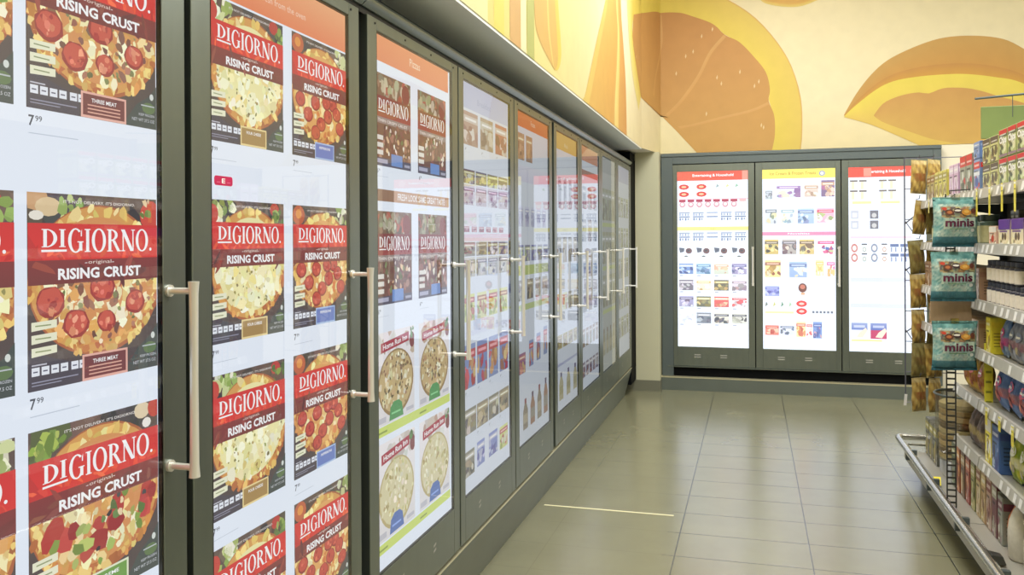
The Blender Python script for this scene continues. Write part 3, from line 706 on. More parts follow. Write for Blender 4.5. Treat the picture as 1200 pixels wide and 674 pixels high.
def screen_6(a, y):
    w = .63; a.rect(y, 1.96, y + w, SG, (236, 196, 96), (240, 206, 110)); a.text('Meals', y + .25, 1.985, .1, .026, (250, 234, 180), .01)
    pack_row(a, y + .04, y + w, 1.62, 1.80, 4, [((150, 156, 170), (90, 96, 116), (206, 210, 220))], .5)
    pack_row(a, y + .02, y + w, 1.30, 1.45, 4, OLV, .3); pack_row(a, y + .02, y + w, 1.02, 1.12, 4, GRN + OLV, .2)
    pack_row(a, y + .02, y + w, .80, .88, 4, [((190, 176, 96), (150, 120, 60), (110, 90, 50))], .15); a.rect(y, .70, y + w, .715, (190, 196, 226))
    pack_row(a, y + .03, y + w, .50, .66, 3, [((190, 180, 130), (170, 160, 100), (90, 70, 110))], .45, 'bottle')
def screen_7(a, y):
    w = .63; a.rect(y, 1.96, y + w, SG, (228, 150, 110), (236, 170, 130))
    a.rect(y, 1.86, y + w, 1.90, (176, 120, 104))
    for z in (1.64, 1.42, 1.18, .95): pack_row(a, y + .02, y + w, z, z + .15, 3, [((130, 140, 150), (200, 206, 210), (90, 100, 116)), ((150, 120, 100), (206, 196, 186), (100, 76, 60))], .35, tags=True)
    pack_row(a, y + .02, y + w, .72, .84, 5, [((146, 110, 84), (200, 180, 150), (90, 110, 70))], .3); pack_row(a, y + .02, y + w, .52, .62, 5, [((110, 90, 110), (200, 190, 190), (140, 80, 70))], .25)
def screen_8(a, y):
    w = .63; a.rect(y, SH, y + w, SG, (206, 210, 200), (214, 214, 206)); a.rect(y, 1.94, y + w, SG, (196, 196, 190))
    for z in (1.58, 1.25, .92): pack_row(a, y + .02, y + w, z, z + .24, 4, [((176, 172, 130), (206, 206, 180), (140, 130, 96))], .12); a.rect(y, z - .05, y + w, z - .02, (214, 224, 160))
    pack_row(a, y + .02, y + w, .56, .76, 4, [((186, 176, 130), (214, 200, 150), (160, 130, 90))], .3, 'bottle')
def screen_9(a, y):
    w = .63; a.rect(y, 1.92, y + w, SG, (204, 206, 232), (196, 200, 230))
    for z in (1.62, 1.36, 1.10, .84, .60): pack_row(a, y + .02, y + w, z, z + .17, 4, [((170, 172, 150), (210, 210, 214), (120, 120, 140)), ((186, 190, 140), (150, 150, 110), (226, 226, 226))], .2)

def handle_mb(mx, out, along, z0, z1, r=.0105):
    """vertical bar on two posts. mx: base point fn(offset_out, shift, z)"""
    h = MB()
    h.tube([mx(out, z0 - .004), mx(out, z0 + .02), mx(out, (z0 + z1) / 2), mx(out, z1 - .02), mx(out, z1 + .004)], [r, r * .82, r * .74, r * .82, r], 12)
    for z in (z0 + .014, z1 - .014): h.tube([mx(0, z), mx(out, z)], r * .62, 10); h.tube([mx(-.001, z), mx(.006, z)], r * 1.1, 12)
    return h

def door_frame_left(L, s0, s1):
    """leaf of width L along y, screen opening s0..s1; front face x = 0"""
    f = MB(); zb, zt = .272, 2.094
    f.box(-.04, 0, 0, s0, zb, zt); f.box(-.04, 0, s1, L, zb, zt); f.box(-.04, 0, s0, s1, zb, SH); f.box(-.04, 0, s0, s1, SG, zt)
    return f
def add_door(parent, y, L, s0, s1, fn, handle_y, base):
    """y: world start of the leaf. parts are written relative to the cabinet's base"""
    d = empty('door', (DX - base[0], y - base[1], 0)); d.parent = parent
    fr = door_frame_left(L, s0, s1).build('door_frame', M['frame'], d, bevel=.002)
    g = MB().box(-.034, -.0015, s0, s0 + .004, SH, SG).box(-.034, -.0015, s1 - .004, s1, SH, SG).box(-.034, -.0015, s0, s1, SG - .004, SG).box(-.034, -.0015, s0, s1, SH, SH + .004)
    g.build('gasket', M['black'], d)
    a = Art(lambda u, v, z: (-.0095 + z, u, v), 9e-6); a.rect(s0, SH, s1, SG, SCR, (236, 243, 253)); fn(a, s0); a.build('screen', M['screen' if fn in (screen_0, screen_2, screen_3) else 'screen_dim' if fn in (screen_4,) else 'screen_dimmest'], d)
    pane([(-.001, s0, SH), (-.001, s1, SH), (-.001, s1, SG), (-.001, s0, SG)], d)
    for k in range(4):
        yy = .05 + (L - .1) * k / 3; MB().tube([(0, yy, 2.078), (.002, yy, 2.078)], .0035, 8).build('screw', M['black'], d)
    for yy in (L * .30, L * .66):
        for k in range(2): MB().add([(.0008, yy - .012, .352 + k * .018), (.0008, yy + .012, .358 + k * .018), (.0008, yy + .012, .366 + k * .018), (.0008, yy - .012, .360 + k * .018)], [(0, 1, 2, 3)]).build('rail_mark', M['strip'], d)  # pairs of small pale marks on the bottom rail
    handle_mb(lambda o, z: (o, handle_y, z), .056, 0, .998, 1.358).build('handle', M['chrome'], d, smooth=True)
    return d

seams = [.628, 1.419, 2.1985, 3.006, 3.782, 4.58, 5.338, 6.116, 6.892, 7.70]
screens = [screen_0, screen_0, screen_2, screen_3, screen_4, screen_5, screen_6, screen_7, screen_8, screen_9]
gaps = {1: .02, 2: .055, 5: .055}
starts = [-.17] + seams[:-1]
def unit(first, last, label, end_ext):
    y0 = starts[first]; y1 = seams[last]; base = (DX, y0, 0)
    u = empty('freezer_cabinet', base); tag(u, label, 'freezer', 'screen-fronted freezers along the left wall')
    B = MB(); B.box(-.30, -.045, 0.001, y1 - y0 - .001, .262, 2.16); B.build('body', M['recess'], u)
    # top rail, proud of the doors, and kickplate sloping back to the floor
    t = MB(); t.prism([(-.10, 2.112), (-.004, 2.112), (.010, 2.124), (.012, 2.136), (.004, 2.146), (-.10, 2.150)], .002, y1 - y0 - .002); t.build('top_rail', M['frame'], u, smooth=True)
    MB().box(-.045, -.012, .001, y1 - y0 - .001, 2.094, 2.112).build('black_gap', M['black'], u)  # black strip closing the gap between doors and top rail
    k = MB(); k.prism([(-.14, 0), (-.066, 0), (-.004, .236), (-.004, .258), (-.14, .258)], .001, y1 - y0 - .001); k.build('kickplate', M['plinth'], u)
    MB().box(-.03, .001, .001, y1 - y0 - .001, .254, .260).build('ledge', M['plinth_hi'], u)
    for i in range(first, last + 1):
        ga = gaps.get(i - 1, .012) / 2 if i else 0; gb = gaps.get(i, .012) / 2
        ya = starts[i] + ga; yb = seams[i] - gb; L = yb - ya
        s0 = .062; s1 = L - .062
        if i <= 1: s0, s1 = (.074, L - .067)
        if i == 4: s0 = .054
        d = add_door(u, ya, L, s0, s1, screens[i], L - .052, base)
    return u
u1 = unit(0, 2, 'nearest freezer cabinet on the left, lit doors showing large red pizza boxes', 0)
u2 = unit(3, 5, 'middle freezer cabinet on the left, first door showing pizzas above green strips', 0)
u3 = unit(6, 9, 'farthest freezer cabinet on the left, four doors ending at the beige corner pier', 0)
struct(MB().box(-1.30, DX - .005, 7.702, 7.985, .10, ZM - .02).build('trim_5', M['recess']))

# small magenta sticker on the second door's glass
st = Art(lambda u, v, z: (z, u, v), 1e-4)
r_ = []
for cx_, cy_, a0 in ((.026, .004, -90), (.026, .012, 0), (-.026, .012, 90), (-.026, .004, 180)):
    for k in range(5):
        an = math.radians(a0 + 90 * k / 4); r_.append((cx_ + .006 * math.cos(an), cy_ - .004 + .006 * math.sin(an)))
st.poly(r_, (196, 20, 84)); st.text('E', -.006, -.001, .012, .010, WHITE, .02); st.rect(-.024, 0, -.012, .0015, (230, 120, 160)); st.rect(.012, 0, .024, .0015, (230, 120, 160))
so_ = st.build('sticker', M['print'], None, (DX + .0004, 1.532, 1.560))
tag(so_, 'small magenta sticker stuck on the second door glass, below the first pizza picture', 'sticker')

# ------------------------------------------------------------------ back freezer (three doors)
bb = empty('freezer_cabinet', (.375, YB, 0)); tag(bb, 'wide freezer cabinet across the end of the aisle with three lit screen doors', 'freezer')
def BX(x): return x - .375
f = MB(); x0, x1 = -.835, 1.60
f.box(BX(x0), BX(-.728), -.012, .06, .13, 2.245); f.box(BX(1.535), BX(x1), -.012, .06, .13, 2.245); f.box(BX(-.728), BX(1.535), -.012, .06, 2.145, 2.245)
f.box(BX(x0), BX(x1), -.022, -.010, 2.215, 2.245)
f.build('outer_frame', M['frame_dark'], bb, bevel=.003)
MB().box(BX(-.83), BX(1.595), .055, .60, .13, 2.20).build('body', M['recess'], bb)
MB().box(BX(x0), BX(x1), .015, .058, .128, .222).build('recess', M['recess'], bb)
MB().box(BX(-.78), BX(1.56), -.016, .05, .216, .226).build('ledge', M['frame'], bb)
MB().box(BX(-.842), BX(x1), -.045, .06, 0, .118).build('kickplate', M['plinth'], bb)
MB().box(BX(-.842), BX(x1), -.048, .06, .118, .128).build('kickplate_lip', M['plinth_hi'], bb)

def fsub(a, w, h, s0, z0):  # fractional helper: (fx, fy from top, fw, fh) -> Sub
    return lambda fx, fy, fw, fh: Sub(a, s0 + fx * w, z0 + h - (fy + fh) * h, fw * w, fh * h)
def bowl(p, rim, col):
    p.ell(.5, .42, .45, .42, rim, 14); p.ell(.5, .42, .30, .27, (236, 238, 240), 12); p.rect(.0, .68, 1, .92, col)
def tub(p, col):
    p.rect(.03, .56, .97, .66, col); p.rect(.08, .18, .2, .5, mixc(col, WHITE, .3)); p.rect(.55, .22, .66, .5, mixc(col, WHITE, .4)); p.ell(.5, .3, .3, .2, (222, 230, 240), 8); p.rect(.0, .84, 1, .92, col)
def disp_a(a, s0, w, z0, h):
    F = fsub(a, w, h, s0, z0)
    p = F(0, 0, 1, .052); p.rect(0, 0, 1, 1, (240, 86, 62)); p.rect(.92, 0, 1, 1, (246, 150, 130)); p.text('Entertaining & Household', .22, .34, .58, .38, WHITE, .02)
    for k, x in enumerate((.02, .27)):
        for j in (0, 1):
            p = F(x, .070 + j * .042, .15, .034); p.ell(.5, .5, .5, .45, (210, 60, 48), 12); p.ell(.5, .5, .25, .2, (240, 190, 150), 8); p.rect(0, .3, .1, .7, (236, 170, 160))
    for k, x in enumerate((.55, .69, .82)): p = F(x, .072, .05, .022); p.poly([(0, 0), (1, .4), (.4, 1)], [(150, 170, 170), (214, 214, 150), (150, 190, 160)][k])
    F(0, .156, 1, .004).rect(0, 0, 1, 1, (236, 170, 180))
    for k in range(8):
        p = F(.025 + k * .122, .160, .095, .046); c = (170, 60, 84) if k < 7 else (240, 180, 180)
        p.rect(0, .7, 1, 1, c); p.ell(.5, .38, .45, .36, mixc(c, WHITE, .45), 10); p.ell(.5, .42, .28, .22, (240, 236, 232), 9)
    for row, y in ((0, .232), (1, .348)):
        for k in range(5):
            p = F(.025 + k * .198, y, .155, .05); c = (96, 118, 156)
            p.rect(0, .88, 1, 1, mixc(c, WHITE, .3)); p.rect(0, .42, 1, .54, c)
            if k != 2:
                for q in (.04, .56): p.rect(q, .06, q + .12, .36, c); p.rect(q + .22, .1, q + .34, .34, mixc(c, WHITE, .3)); p.rect(q, .6, q + .1, .86, mixc(c, WHITE, .2)); p.rect(q + .2, .6, q + .36, .84, mixc(c, WHITE, .5))
    p = F(0, .315, 1, .022); p.rect(0, 0, 1, 1, (240, 236, 140)); p.text('Sale', .47, .3, .08, .4, (150, 150, 70))
    for k in range(4):
        p = F(.02 + k * .25, .434, .08, .03); p.poly([(0, 1), (1, .9), (.9, .2), (.2, 0)], (96, 104, 118)); p = F(.115 + k * .25, .436, .095, .034); p.ell(.5, .5, .5, .5, (118, 92, 92), 10); p.ell(.45, .55, .25, .2, (80, 76, 84), 8)
        p = F(.09 + k * .25, .480, .07, .008); p.poly([(0, .2), (1, .2), (.6, 1), (.3, 1)], (70, 80, 70))
    rows = [(.525, [((96, 130, 190), (190, 210, 240), (60, 80, 140)), ((150, 190, 220), (90, 130, 170), (230, 240, 246)), ((206, 214, 190), (226, 170, 130), (236, 220, 170)), ((150, 140, 180), (90, 90, 140), (230, 224, 240))]),
            (.618, [((96, 90, 100), (190, 180, 190), (140, 130, 140)), ((232, 226, 190), (220, 186, 110), (240, 236, 220)), ((80, 74, 50), (196, 170, 90), (140, 130, 60)), ((214, 204, 216), (150, 130, 140), (170, 130, 120))]),
            (.712, [((146, 140, 180), (90, 84, 110), (220, 214, 236)), ((84, 84, 56), (206, 190, 110), (140, 130, 70)), ((214, 66, 60), (240, 200, 150), (226, 110, 80)), ((240, 226, 232), (206, 60, 60), (190, 170, 170))]),
            (.805, [((222, 228, 246), (214, 222, 242), (228, 234, 250)), ((96, 104, 116), (170, 176, 184), (60, 66, 80)), ((214, 210, 190), (60, 60, 66), (150, 140, 120)), ((216, 216, 200), (70, 70, 70), (190, 190, 170))])]
    for y, pal in rows:
        for k in range(4):
            p = F(.02 + k * .25, y, .205, .060); small_pack(a, p.u0, p.v0, p.w, p.h, pal[k]); q = F(.03 + k * .25, y + .066, .05, .006); q.rect(0, 0, 1, 1, (170, 176, 190))
def disp_b(a, s0, w, z0, h):
    F = fsub(a, w, h, s0, z0)
    p = F(0, 0, 1, .052); p.rect(0, 0, 1, 1, (242, 228, 104)); p.text('Ice Cream & Frozen Treats', .10, .38, .64, .36, (186, 160, 60), .02); p = F(.78, .012, .085, .03); p.ell(.5, .5, .5, .5, (150, 160, 190), 12); p.ell(.5, .5, .3, .3, (240, 240, 220), 10)
    it = [(.04, .115, .10, .05, ((180, 190, 196), (120, 130, 140), (214, 226, 230))), (.20, .085, .33, .072, ((214, 220, 240), (150, 110, 170), (236, 214, 190), (110, 130, 160))), (.58, .088, .19, .068, ((214, 190, 170), (190, 150, 120), (246, 226, 206))), (.81, .066, .18, .09, ((110, 80, 120), (200, 150, 110), (236, 200, 170), (190, 110, 150))),
          (.04, .212, .16, .09, ((206, 214, 214), (110, 120, 130), (236, 226, 170), (150, 160, 130))), (.26, .215, .18, .085, ((214, 230, 230), (150, 180, 190), (240, 232, 190))), (.49, .220, .22, .083, ((160, 190, 226), (96, 116, 160), (230, 240, 246))), (.75, .218, .23, .08, ((240, 170, 190), (214, 70, 90), (250, 226, 226), (170, 190, 110)))]
    for x, y, ww, hh, pal in it: p = F(x, y, ww, hh); small_pack(a, p.u0, p.v0, p.w, p.h, pal)
    p = F(0, .348, 1, .020); p.rect(0, 0, 1, 1, (240, 146, 180)); p.text('Novelties', .35, .3, .3, .45, WHITE, .02)
    it = [(.03, .39, .19, .082, ((206, 176, 80), (96, 80, 50), (236, 214, 130), (70, 60, 50))), (.27, .39, .20, .082, ((170, 160, 150), (90, 84, 90), (220, 210, 196), (120, 96, 90))), (.51, .39, .20, .082, ((214, 184, 96), (110, 84, 50), (240, 220, 150), (84, 70, 50))), (.76, .39, .22, .082, ((236, 232, 226), (214, 60, 110), (196, 190, 140), (90, 120, 190))),
          (.03, .505, .22, .095, ((250, 228, 130), (150, 84, 50), (190, 140, 60), (240, 236, 190))), (.37, .515, .24, .085, ((140, 170, 220), (90, 110, 160), (220, 206, 170), (230, 240, 246))), (.73, .505, .11, .085, ((246, 240, 150), (226, 190, 90), (250, 250, 220))), (.88, .505, .11, .09, ((250, 226, 240), (230, 100, 150), (240, 190, 110))),
          (.03, .650, .20, .055, ((140, 150, 214), (90, 100, 180), (200, 206, 236)))]
    for x, y, ww, hh, pal in it: p = F(x, y, ww, hh); small_pack(a, p.u0, p.v0, p.w, p.h, pal)
    p = F(.49, .632, .12, .065); p.ell(.5, .6, .5, .4, (110, 64, 50), 12); p.ell(.5, .68, .3, .2, (200, 120, 100), 10); p.rect(.3, 0, .75, .2, (226, 170, 130))
    for k in range(4): p = F(.03 + k * .11, .735, .05, .03); p.poly([(0, 0), (.8, .4), (.3, 1)], [(120, 130, 120), (200, 200, 120), (110, 150, 120), (170, 200, 160)][k])
    F(.03, .79, .4, .012).rect(0, 0, 1, 1, (226, 236, 170))
    for j in (0, 1): p = F(.46, .728 + j * .042, .15, .036); p.ell(.5, .5, .5, .5, (226, 66, 60), 12); p.ell(.5, .5, .25, .2, (246, 200, 190), 8)
    for k in range(6): p = F(.68 + k * .05, .785, .03, .012); p.rect(0, 0, 1, 1, (110, 116, 130))
    it = [(.03, .868, .19, .055, ((226, 110, 84), (200, 70, 50), (250, 190, 150))), (.24, .865, .19, .055, ((214, 220, 240), (90, 100, 120), (240, 240, 250))), (.46, .845, .13, .085, ((246, 236, 150), (210, 90, 60), (230, 150, 70))), (.60, .85, .08, .075, ((250, 240, 236), (226, 80, 80), (240, 210, 200))), (.69, .845, .12, .09, ((96, 130, 196), (60, 80, 150), (214, 150, 150)))]
    for x, y, ww, hh, pal in it: p = F(x, y, ww, hh); small_pack(a, p.u0, p.v0, p.w, p.h, pal)
def disp_c(a, s0, w, z0, h):
    F = fsub(a, w, h, s0, z0)
    p = F(0, 0, 1, .055); p.rect(0, 0, 1, 1, (238, 80, 58)); p.text('Entertaining & Household', .24, .32, .5, .38, WHITE, .02); p.rect(.2, .1, .3, .9, (246, 150, 130)); p.ell(.86, .5, .06, .4, (246, 150, 130), 10)
    for k, x in enumerate((.02, .14, .40, .52)):
        for j in (0, 1): p = F(x, .07 + j * .055, .10, .05); p.rect(0, .82, 1, 1, (120, 110, 100)); p.rect(.2, 0, .6, .8, (232, 226, 190))
    F(.05, .185, .25, .014).rect(0, 0, 1, 1, (244, 240, 160)); F(.42, .185, .25, .014).rect(0, 0, 1, 1, (244, 240, 160))
    for j in (0, 1):
        p = F(.03, .235 + j * .055, .10, .045); p.rect(0, 0, 1, 1, (196, 200, 210)); p.rect(.2, .2, .8, .7, (236, 240, 250)); p = F(.28, .235 + j * .055, .11, .045); p.rect(0, 0, 1, 1, (120, 120, 128)); p.ell(.5, .4, .3, .3, (200, 200, 200), 8)
    F(.02, .375, .8, .012).rect(0, 0, 1, 1, (246, 206, 226))
    for k, (x, c) in enumerate([(.03, (200, 130, 120)), (.16, (180, 190, 180)), (.29, (140, 150, 170)), (.42, (200, 170, 150))]):
        for j in (0, 1):
            p = F(x, .415 + j * .052, .09, .048)
            if k in (0, 2): p.ell(.5, .5, .5, .5, c, 12); p.ell(.5, .5, .3, .3, (236, 230, 226), 10)
            else: p.rect(.1, .85, .9, 1, (90, 90, 96)); p.ell(.5, .35, .3, .3, c, 10); p.ell(.5, .35, .16, .16, WHITE, 8)
    for k in range(3):
        for j in (0, 1): p = F(.54 + k * .13, .415 + j * .052, .11, .045); p.rect(0, .6, 1, .95, (96, 116, 160)); p.rect(.1, 0, .22, .55, (96, 116, 160)); p.rect(.6, 0, .72, .55, (96, 116, 160))
    for y in (.60, .74): F(.02, y, .9, .022).rect(0, 0, 1, 1, (212, 218, 234))
    for x, c in ((.03, (110, 130, 190)), (.28, (90, 110, 180))):
        p = F(x, .845, .21, .085); p.rect(0, .55, 1, 1, c, mixc(c, WHITE, .3)); p.rect(0, 0, 1, .55, (236, 240, 250) if x < .1 else (190, 60, 100)); p.poly([(.3, .1), (.7, .05), (1, .5), (.9, .7), (.5, .4)], (240, 220, 200))
        p.rect(.15, .7, .85, .85, mixc(c, WHITE, .6))
    F(.03, .935, .4, .01).rect(0, 0, 1, 1, (240, 230, 150))
for (dx0, dx1, s0, s1, fn, hx) in [(-.728, .021, -.686, -.037, disp_a, .003), (.029, .771, .092, .727, disp_b, .752), (.779, 1.533, .838, 1.478, disp_c, 1.51)]:
    dr = empty('door', (BX(dx0), 0, 0)); dr.parent = bb
    L = dx1 - dx0; a0 = s0 - dx0; a1 = s1 - dx0; zb, zt, b0, t0 = .228, 2.140, .411, 2.071
    m = MB(); m.box(0, a0, 0, .04, zb, zt); m.box(a1, L, 0, .04, zb, zt); m.box(a0, a1, 0, .04, zb, b0); m.box(a0, a1, 0, .04, t0, zt); m.build('door_frame', M['frame'], dr, bevel=.002)
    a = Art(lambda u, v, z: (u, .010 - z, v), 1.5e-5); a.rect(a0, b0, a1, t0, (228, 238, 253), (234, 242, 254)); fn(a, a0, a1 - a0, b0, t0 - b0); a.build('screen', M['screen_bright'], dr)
    pane([(a0, .0015, b0), (a1, .0015, b0), (a1, .0015, t0), (a0, .0015, t0)], dr)
    for xx in (.3, .62):
        for k in range(2): MB().box(L * xx - .03, L * xx + .03, -.0012, 0, .312 + k * .020, .319 + k * .020).build('rail_mark', M['strip'], dr)
    handle_mb(lambda o, z: (hx - dx0 - (.0 if fn is disp_a else 0), -o, z), .05, 0, 1.0, 1.355).build('handle', M['chrome'], dr, smooth=True)

# ------------------------------------------------------------------ shelving (gondola) on the right
SX = .98                      # shelf front edge
ZS = [.135, .40, .66, .89, 1.11, 1.365, 1.61]      # underside of price strips / shelf level
def bay(y0, y1, label, levels, depth=.40, top=2.05):
    g = empty('shelving_bay', (SX, y0, 0)); tag(g, label, 'shelving', 'metal shelving bays on the right of the aisle')
    W = y1 - y0
    m = MB(); m.box(.46, .49, 0, W, .0, top); m.build('back_panel', M['back'], g)
    for yy in (0.006, W - .006): MB().box(.42, .46, yy - .006, yy + .006, .0, top).build('upright', M['frame_dark'], g)
    m = MB(); m.box(-.095, .46, 0, W, .125, .142); m.box(-.10, -.085, 0, W, .10, .150); m.build('base_deck', M['shelf'], g, bevel=.002)
    MB().box(-.01, .46, 0, W, 0, .125).build('kick_panel', M['plinth'], g)
    W0 = W
    for z in levels:
        W = min(W0, .48) if (z < .7 and y0 > 4) else W0
        s = MB().box(.012, .46, .004, W - .004, z + .022, z + .034).build('shelf', M['shelf'], g)
        ps = MB(); ps.add([(.0, .004, z + .044), (.0, W - .004, z + .044), (-.008, W - .004, z - .002), (-.008, .004, z - .002), (.012, .004, z + .044), (.012, W - .004, z + .044), (.004, W - .004, z - .004), (.004, .004, z - .004)], [(0, 1, 2, 3), (4, 7, 6, 5), (0, 4, 5, 1), (3, 2, 6, 7), (0, 3, 7, 4), (1, 5, 6, 2)])
        ps.build('price_strip', M['strip'], s)
        yy = .05
        while yy < W - .06:
            if random.random() < .75:
                MB().add([(-.0015 , yy, z + .038), (-.0015, yy + .035, z + .038), (-.0085, yy + .035, z + .003), (-.0085, yy, z + .003)], [(0, 1, 2, 3)]).build('price_ticket', M['white'], s)
            yy += random.uniform(.06, .11)
        for yy in (.02, W - .02): MB().add([(.06, yy - .001, z + .02), (.44, yy - .001, z + .02), (.44, yy - .001, z - .05), (.06, yy + .001, z + .02), (.44, yy + .001, z + .02), (.44, yy + .001, z - .05)], [(0, 1, 2), (3, 5, 4), (0, 3, 4, 1), (1, 4, 5, 2), (2, 5, 3, 0)]).build('bracket', M['frame_dark'], s)
    return g
bn = bay(2.94, 4.225, 'nearer shelving bay on the right, tall, crowded with jars and bags', ZS[1:], top=2.05)
bf = bay(4.235, 5.56, 'farther shelving bay on the right, behind the hanging blue bags', ZS[1:], top=1.98)

# steel bumper rail around the base
rl = empty('bumper_rail', (.86, 5.69, 0)); tag(rl, 'shiny steel tube bumper running low along the foot of the right shelving', 'rail')
t = MB(); t.tube([(.24, -.004, .2), (.10, -.004, .2), (.02, -.004, .2), (.004, -.02, .2), (0, -.06, .2), (0, -1.5, .2), (0, -3.2, .2)], .0185, 14); t.build('tube', M['rail'], rl, smooth=True)
t = MB()
t.tube([(.24, -.05, .165), (.06, -.05, .165), (.045, -.08, .165), (.045, -3.2, .165)], .007, 8); t.build('inner_rod', M['rail'], rl, smooth=True)
for k in range(5):
    MB().box(0, .06, -.30 - k * .62 - .012, -.30 - k * .62 + .012, .13, .19).build('bracket', M['frame_dark'], rl)
# clip on the base deck with its bent wire
cl = empty('tag_clip', (.905, 3.72, .151)); tag(cl, 'small dark plastic clip on the base deck edge by the bumper rail', 'clip')
MB().add([(-.02, -.03, 0), (.045, -.03, 0), (.045, .035, 0), (-.02, .035, 0), (-.005, -.02, .035), (.035, -.02, .03), (.035, .025, .03), (-.005, .025, .038)], [(0, 3, 2, 1), (4, 5, 6, 7), (0, 1, 5, 4), (1, 2, 6, 5), (2, 3, 7, 6), (3, 0, 4, 7)]).build('clip_body', M['wire_dark'], cl, bevel=.002)
MB().tube([(0, .02, .03), (-.02, .06, .035), (-.03, .11, .03), (-.012, .13, .02)], .004, 8).build('wire', M['wire_dark'], cl, smooth=True)
yt = MB().add([(0, 0, 0), (.035, 0, .001), (.045, .06, .03), (.01, .06, .03), (0, 0, .002), (.035, 0, .003), (.045, .06, .032), (.01, .06, .032)], [(0, 3, 2, 1), (4, 5, 6, 7), (0, 1, 5, 4), (1, 2, 6, 5), (2, 3, 7, 6), (3, 0, 4, 7)]).build('shelf_tag', M['yellow'], None, loc=(.895, 4.78, .152))
tag(yt, 'loose yellow tag lying on the base deck beside the bumper rail', 'tag')

# yellow tags hanging from the fourth-high and low strips
def hang_tag(y, z, L, lab, w=.028):
    m = Art(lambda u, v, zz: (-zz, u, v), 1e-4)
    m.rect(0, -L, w, 0, (232, 218, 70), (240, 228, 90)); m.rect(.003, -L * .3, w - .003, -L * .26, (120, 120, 40)); m.rect(.008, -L * .75, w - .008, -L * .45, (206, 190, 60)); m.rect(.004, -.014, w - .004, -.006, (250, 250, 240))
    o = m.build('hanging_tag', M['print'], None, (SX - .012, y, z)); tag(o, lab, 'tag', 'yellow price tags hanging from shelf edges')
for k, (y, L) in enumerate([(4.185, .125), (3.975, .125), (3.79, .115), (3.615, .12)]):
    hang_tag(y, 1.655, L, ['long yellow tag hanging from the top shelf edge, right above the uppermost blue bag', 'long yellow tag on the top shelf edge, second from the bay joint', 'long yellow tag on the top shelf edge, third from the bay joint', 'long yellow tag on the top shelf edge, nearest the picture border'][k])
for k, (y, L) in enumerate([(4.04, .055), (3.84, .04), (3.66, .06)]):
    hang_tag(y, .70, L + .02, ['short yellow tag on the second shelf edge above a white jug label', 'short yellow tag on the second shelf edge, middle one of three', 'short yellow tag on the second shelf edge, nearest the picture border'][k], .035)
hang_tag(5.25, 1.655, .08, 'yellow tag hanging from the far bay top shelf beside the gold bags')

# ------------------------------------------------------------------ product prototypes (front faces the aisle, -X)
def carton(w, d, h, bg, accent, word=None, extra=None, lidcol=None):
    """printed carton, width w along y"""
    a = Art(lambda u, v, z: (0, 0, 0)); a.step = 0
    vs = []; 
    o = None
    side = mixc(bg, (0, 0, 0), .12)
    A = Art(lambda u, v, z: (u, v, z))
    A.P = lambda u, v, z: (u, v, z)
    # body with softly bevelled edges, vertex coloured
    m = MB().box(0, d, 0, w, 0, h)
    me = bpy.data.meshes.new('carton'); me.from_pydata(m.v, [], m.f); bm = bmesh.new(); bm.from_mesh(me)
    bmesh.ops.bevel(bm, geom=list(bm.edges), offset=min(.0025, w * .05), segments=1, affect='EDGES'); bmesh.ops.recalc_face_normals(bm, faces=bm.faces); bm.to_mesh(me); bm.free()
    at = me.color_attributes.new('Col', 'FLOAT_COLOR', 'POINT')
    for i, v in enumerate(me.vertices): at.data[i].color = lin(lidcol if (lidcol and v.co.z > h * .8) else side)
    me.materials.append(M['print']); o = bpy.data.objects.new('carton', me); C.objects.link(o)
    a = Art(lambda u, v, z: (-.0006 - z, w - u, v), 3e-5)
    p = Sub(a, .003, .003, w - .006, h - .006)
    p.rect(0, 0, 1, 1, bg, mixc(bg, WHITE, .12)); p.rect(0, .72, 1, .93, accent)
    blobs(p, 14, (.05, .05, .95, .55), lambda x, y: True, [accent, mixc(bg, WHITE, .5), mixc(bg, (90, 60, 30), .5)], (.06, .16))
    if word: p.text(word, .08, .745, .84, .15, WHITE, .03)
    else: p.rect(.12, .79, .88, .86, mixc(accent, WHITE, .7)); 
    p.rect(.1, .60, .7, .65, mixc(bg, (0, 0, 0), .5)); p.rect(.1, .06, .4, .1, mixc(bg, WHITE, .7))
    if extra: extra(p)
    a.build('front_label', M['print'], o)
    # side facing the camera end (toward smaller y) gets its print too
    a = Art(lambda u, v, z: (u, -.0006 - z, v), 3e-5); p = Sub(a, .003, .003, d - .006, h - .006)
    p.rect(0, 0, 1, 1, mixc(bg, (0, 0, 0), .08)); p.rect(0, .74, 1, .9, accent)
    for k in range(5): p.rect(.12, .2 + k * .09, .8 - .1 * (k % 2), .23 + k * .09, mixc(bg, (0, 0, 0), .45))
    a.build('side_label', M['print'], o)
    return o
def lathe_color(name, prof, cols, n=18, sx=1, sy=1, parent=None, mt='print', smooth=True):
    m = MB().lathe(prof, (0, 0), n, sx, sy)
    o = m.build(name, M[mt], parent, smooth=smooth)
    at = o.data.color_attributes.new('Col', 'FLOAT_COLOR', 'POINT')
    for i, v in enumerate(o.data.vertices): at.data[i].color = lin(cols(v.co.z))
    return o
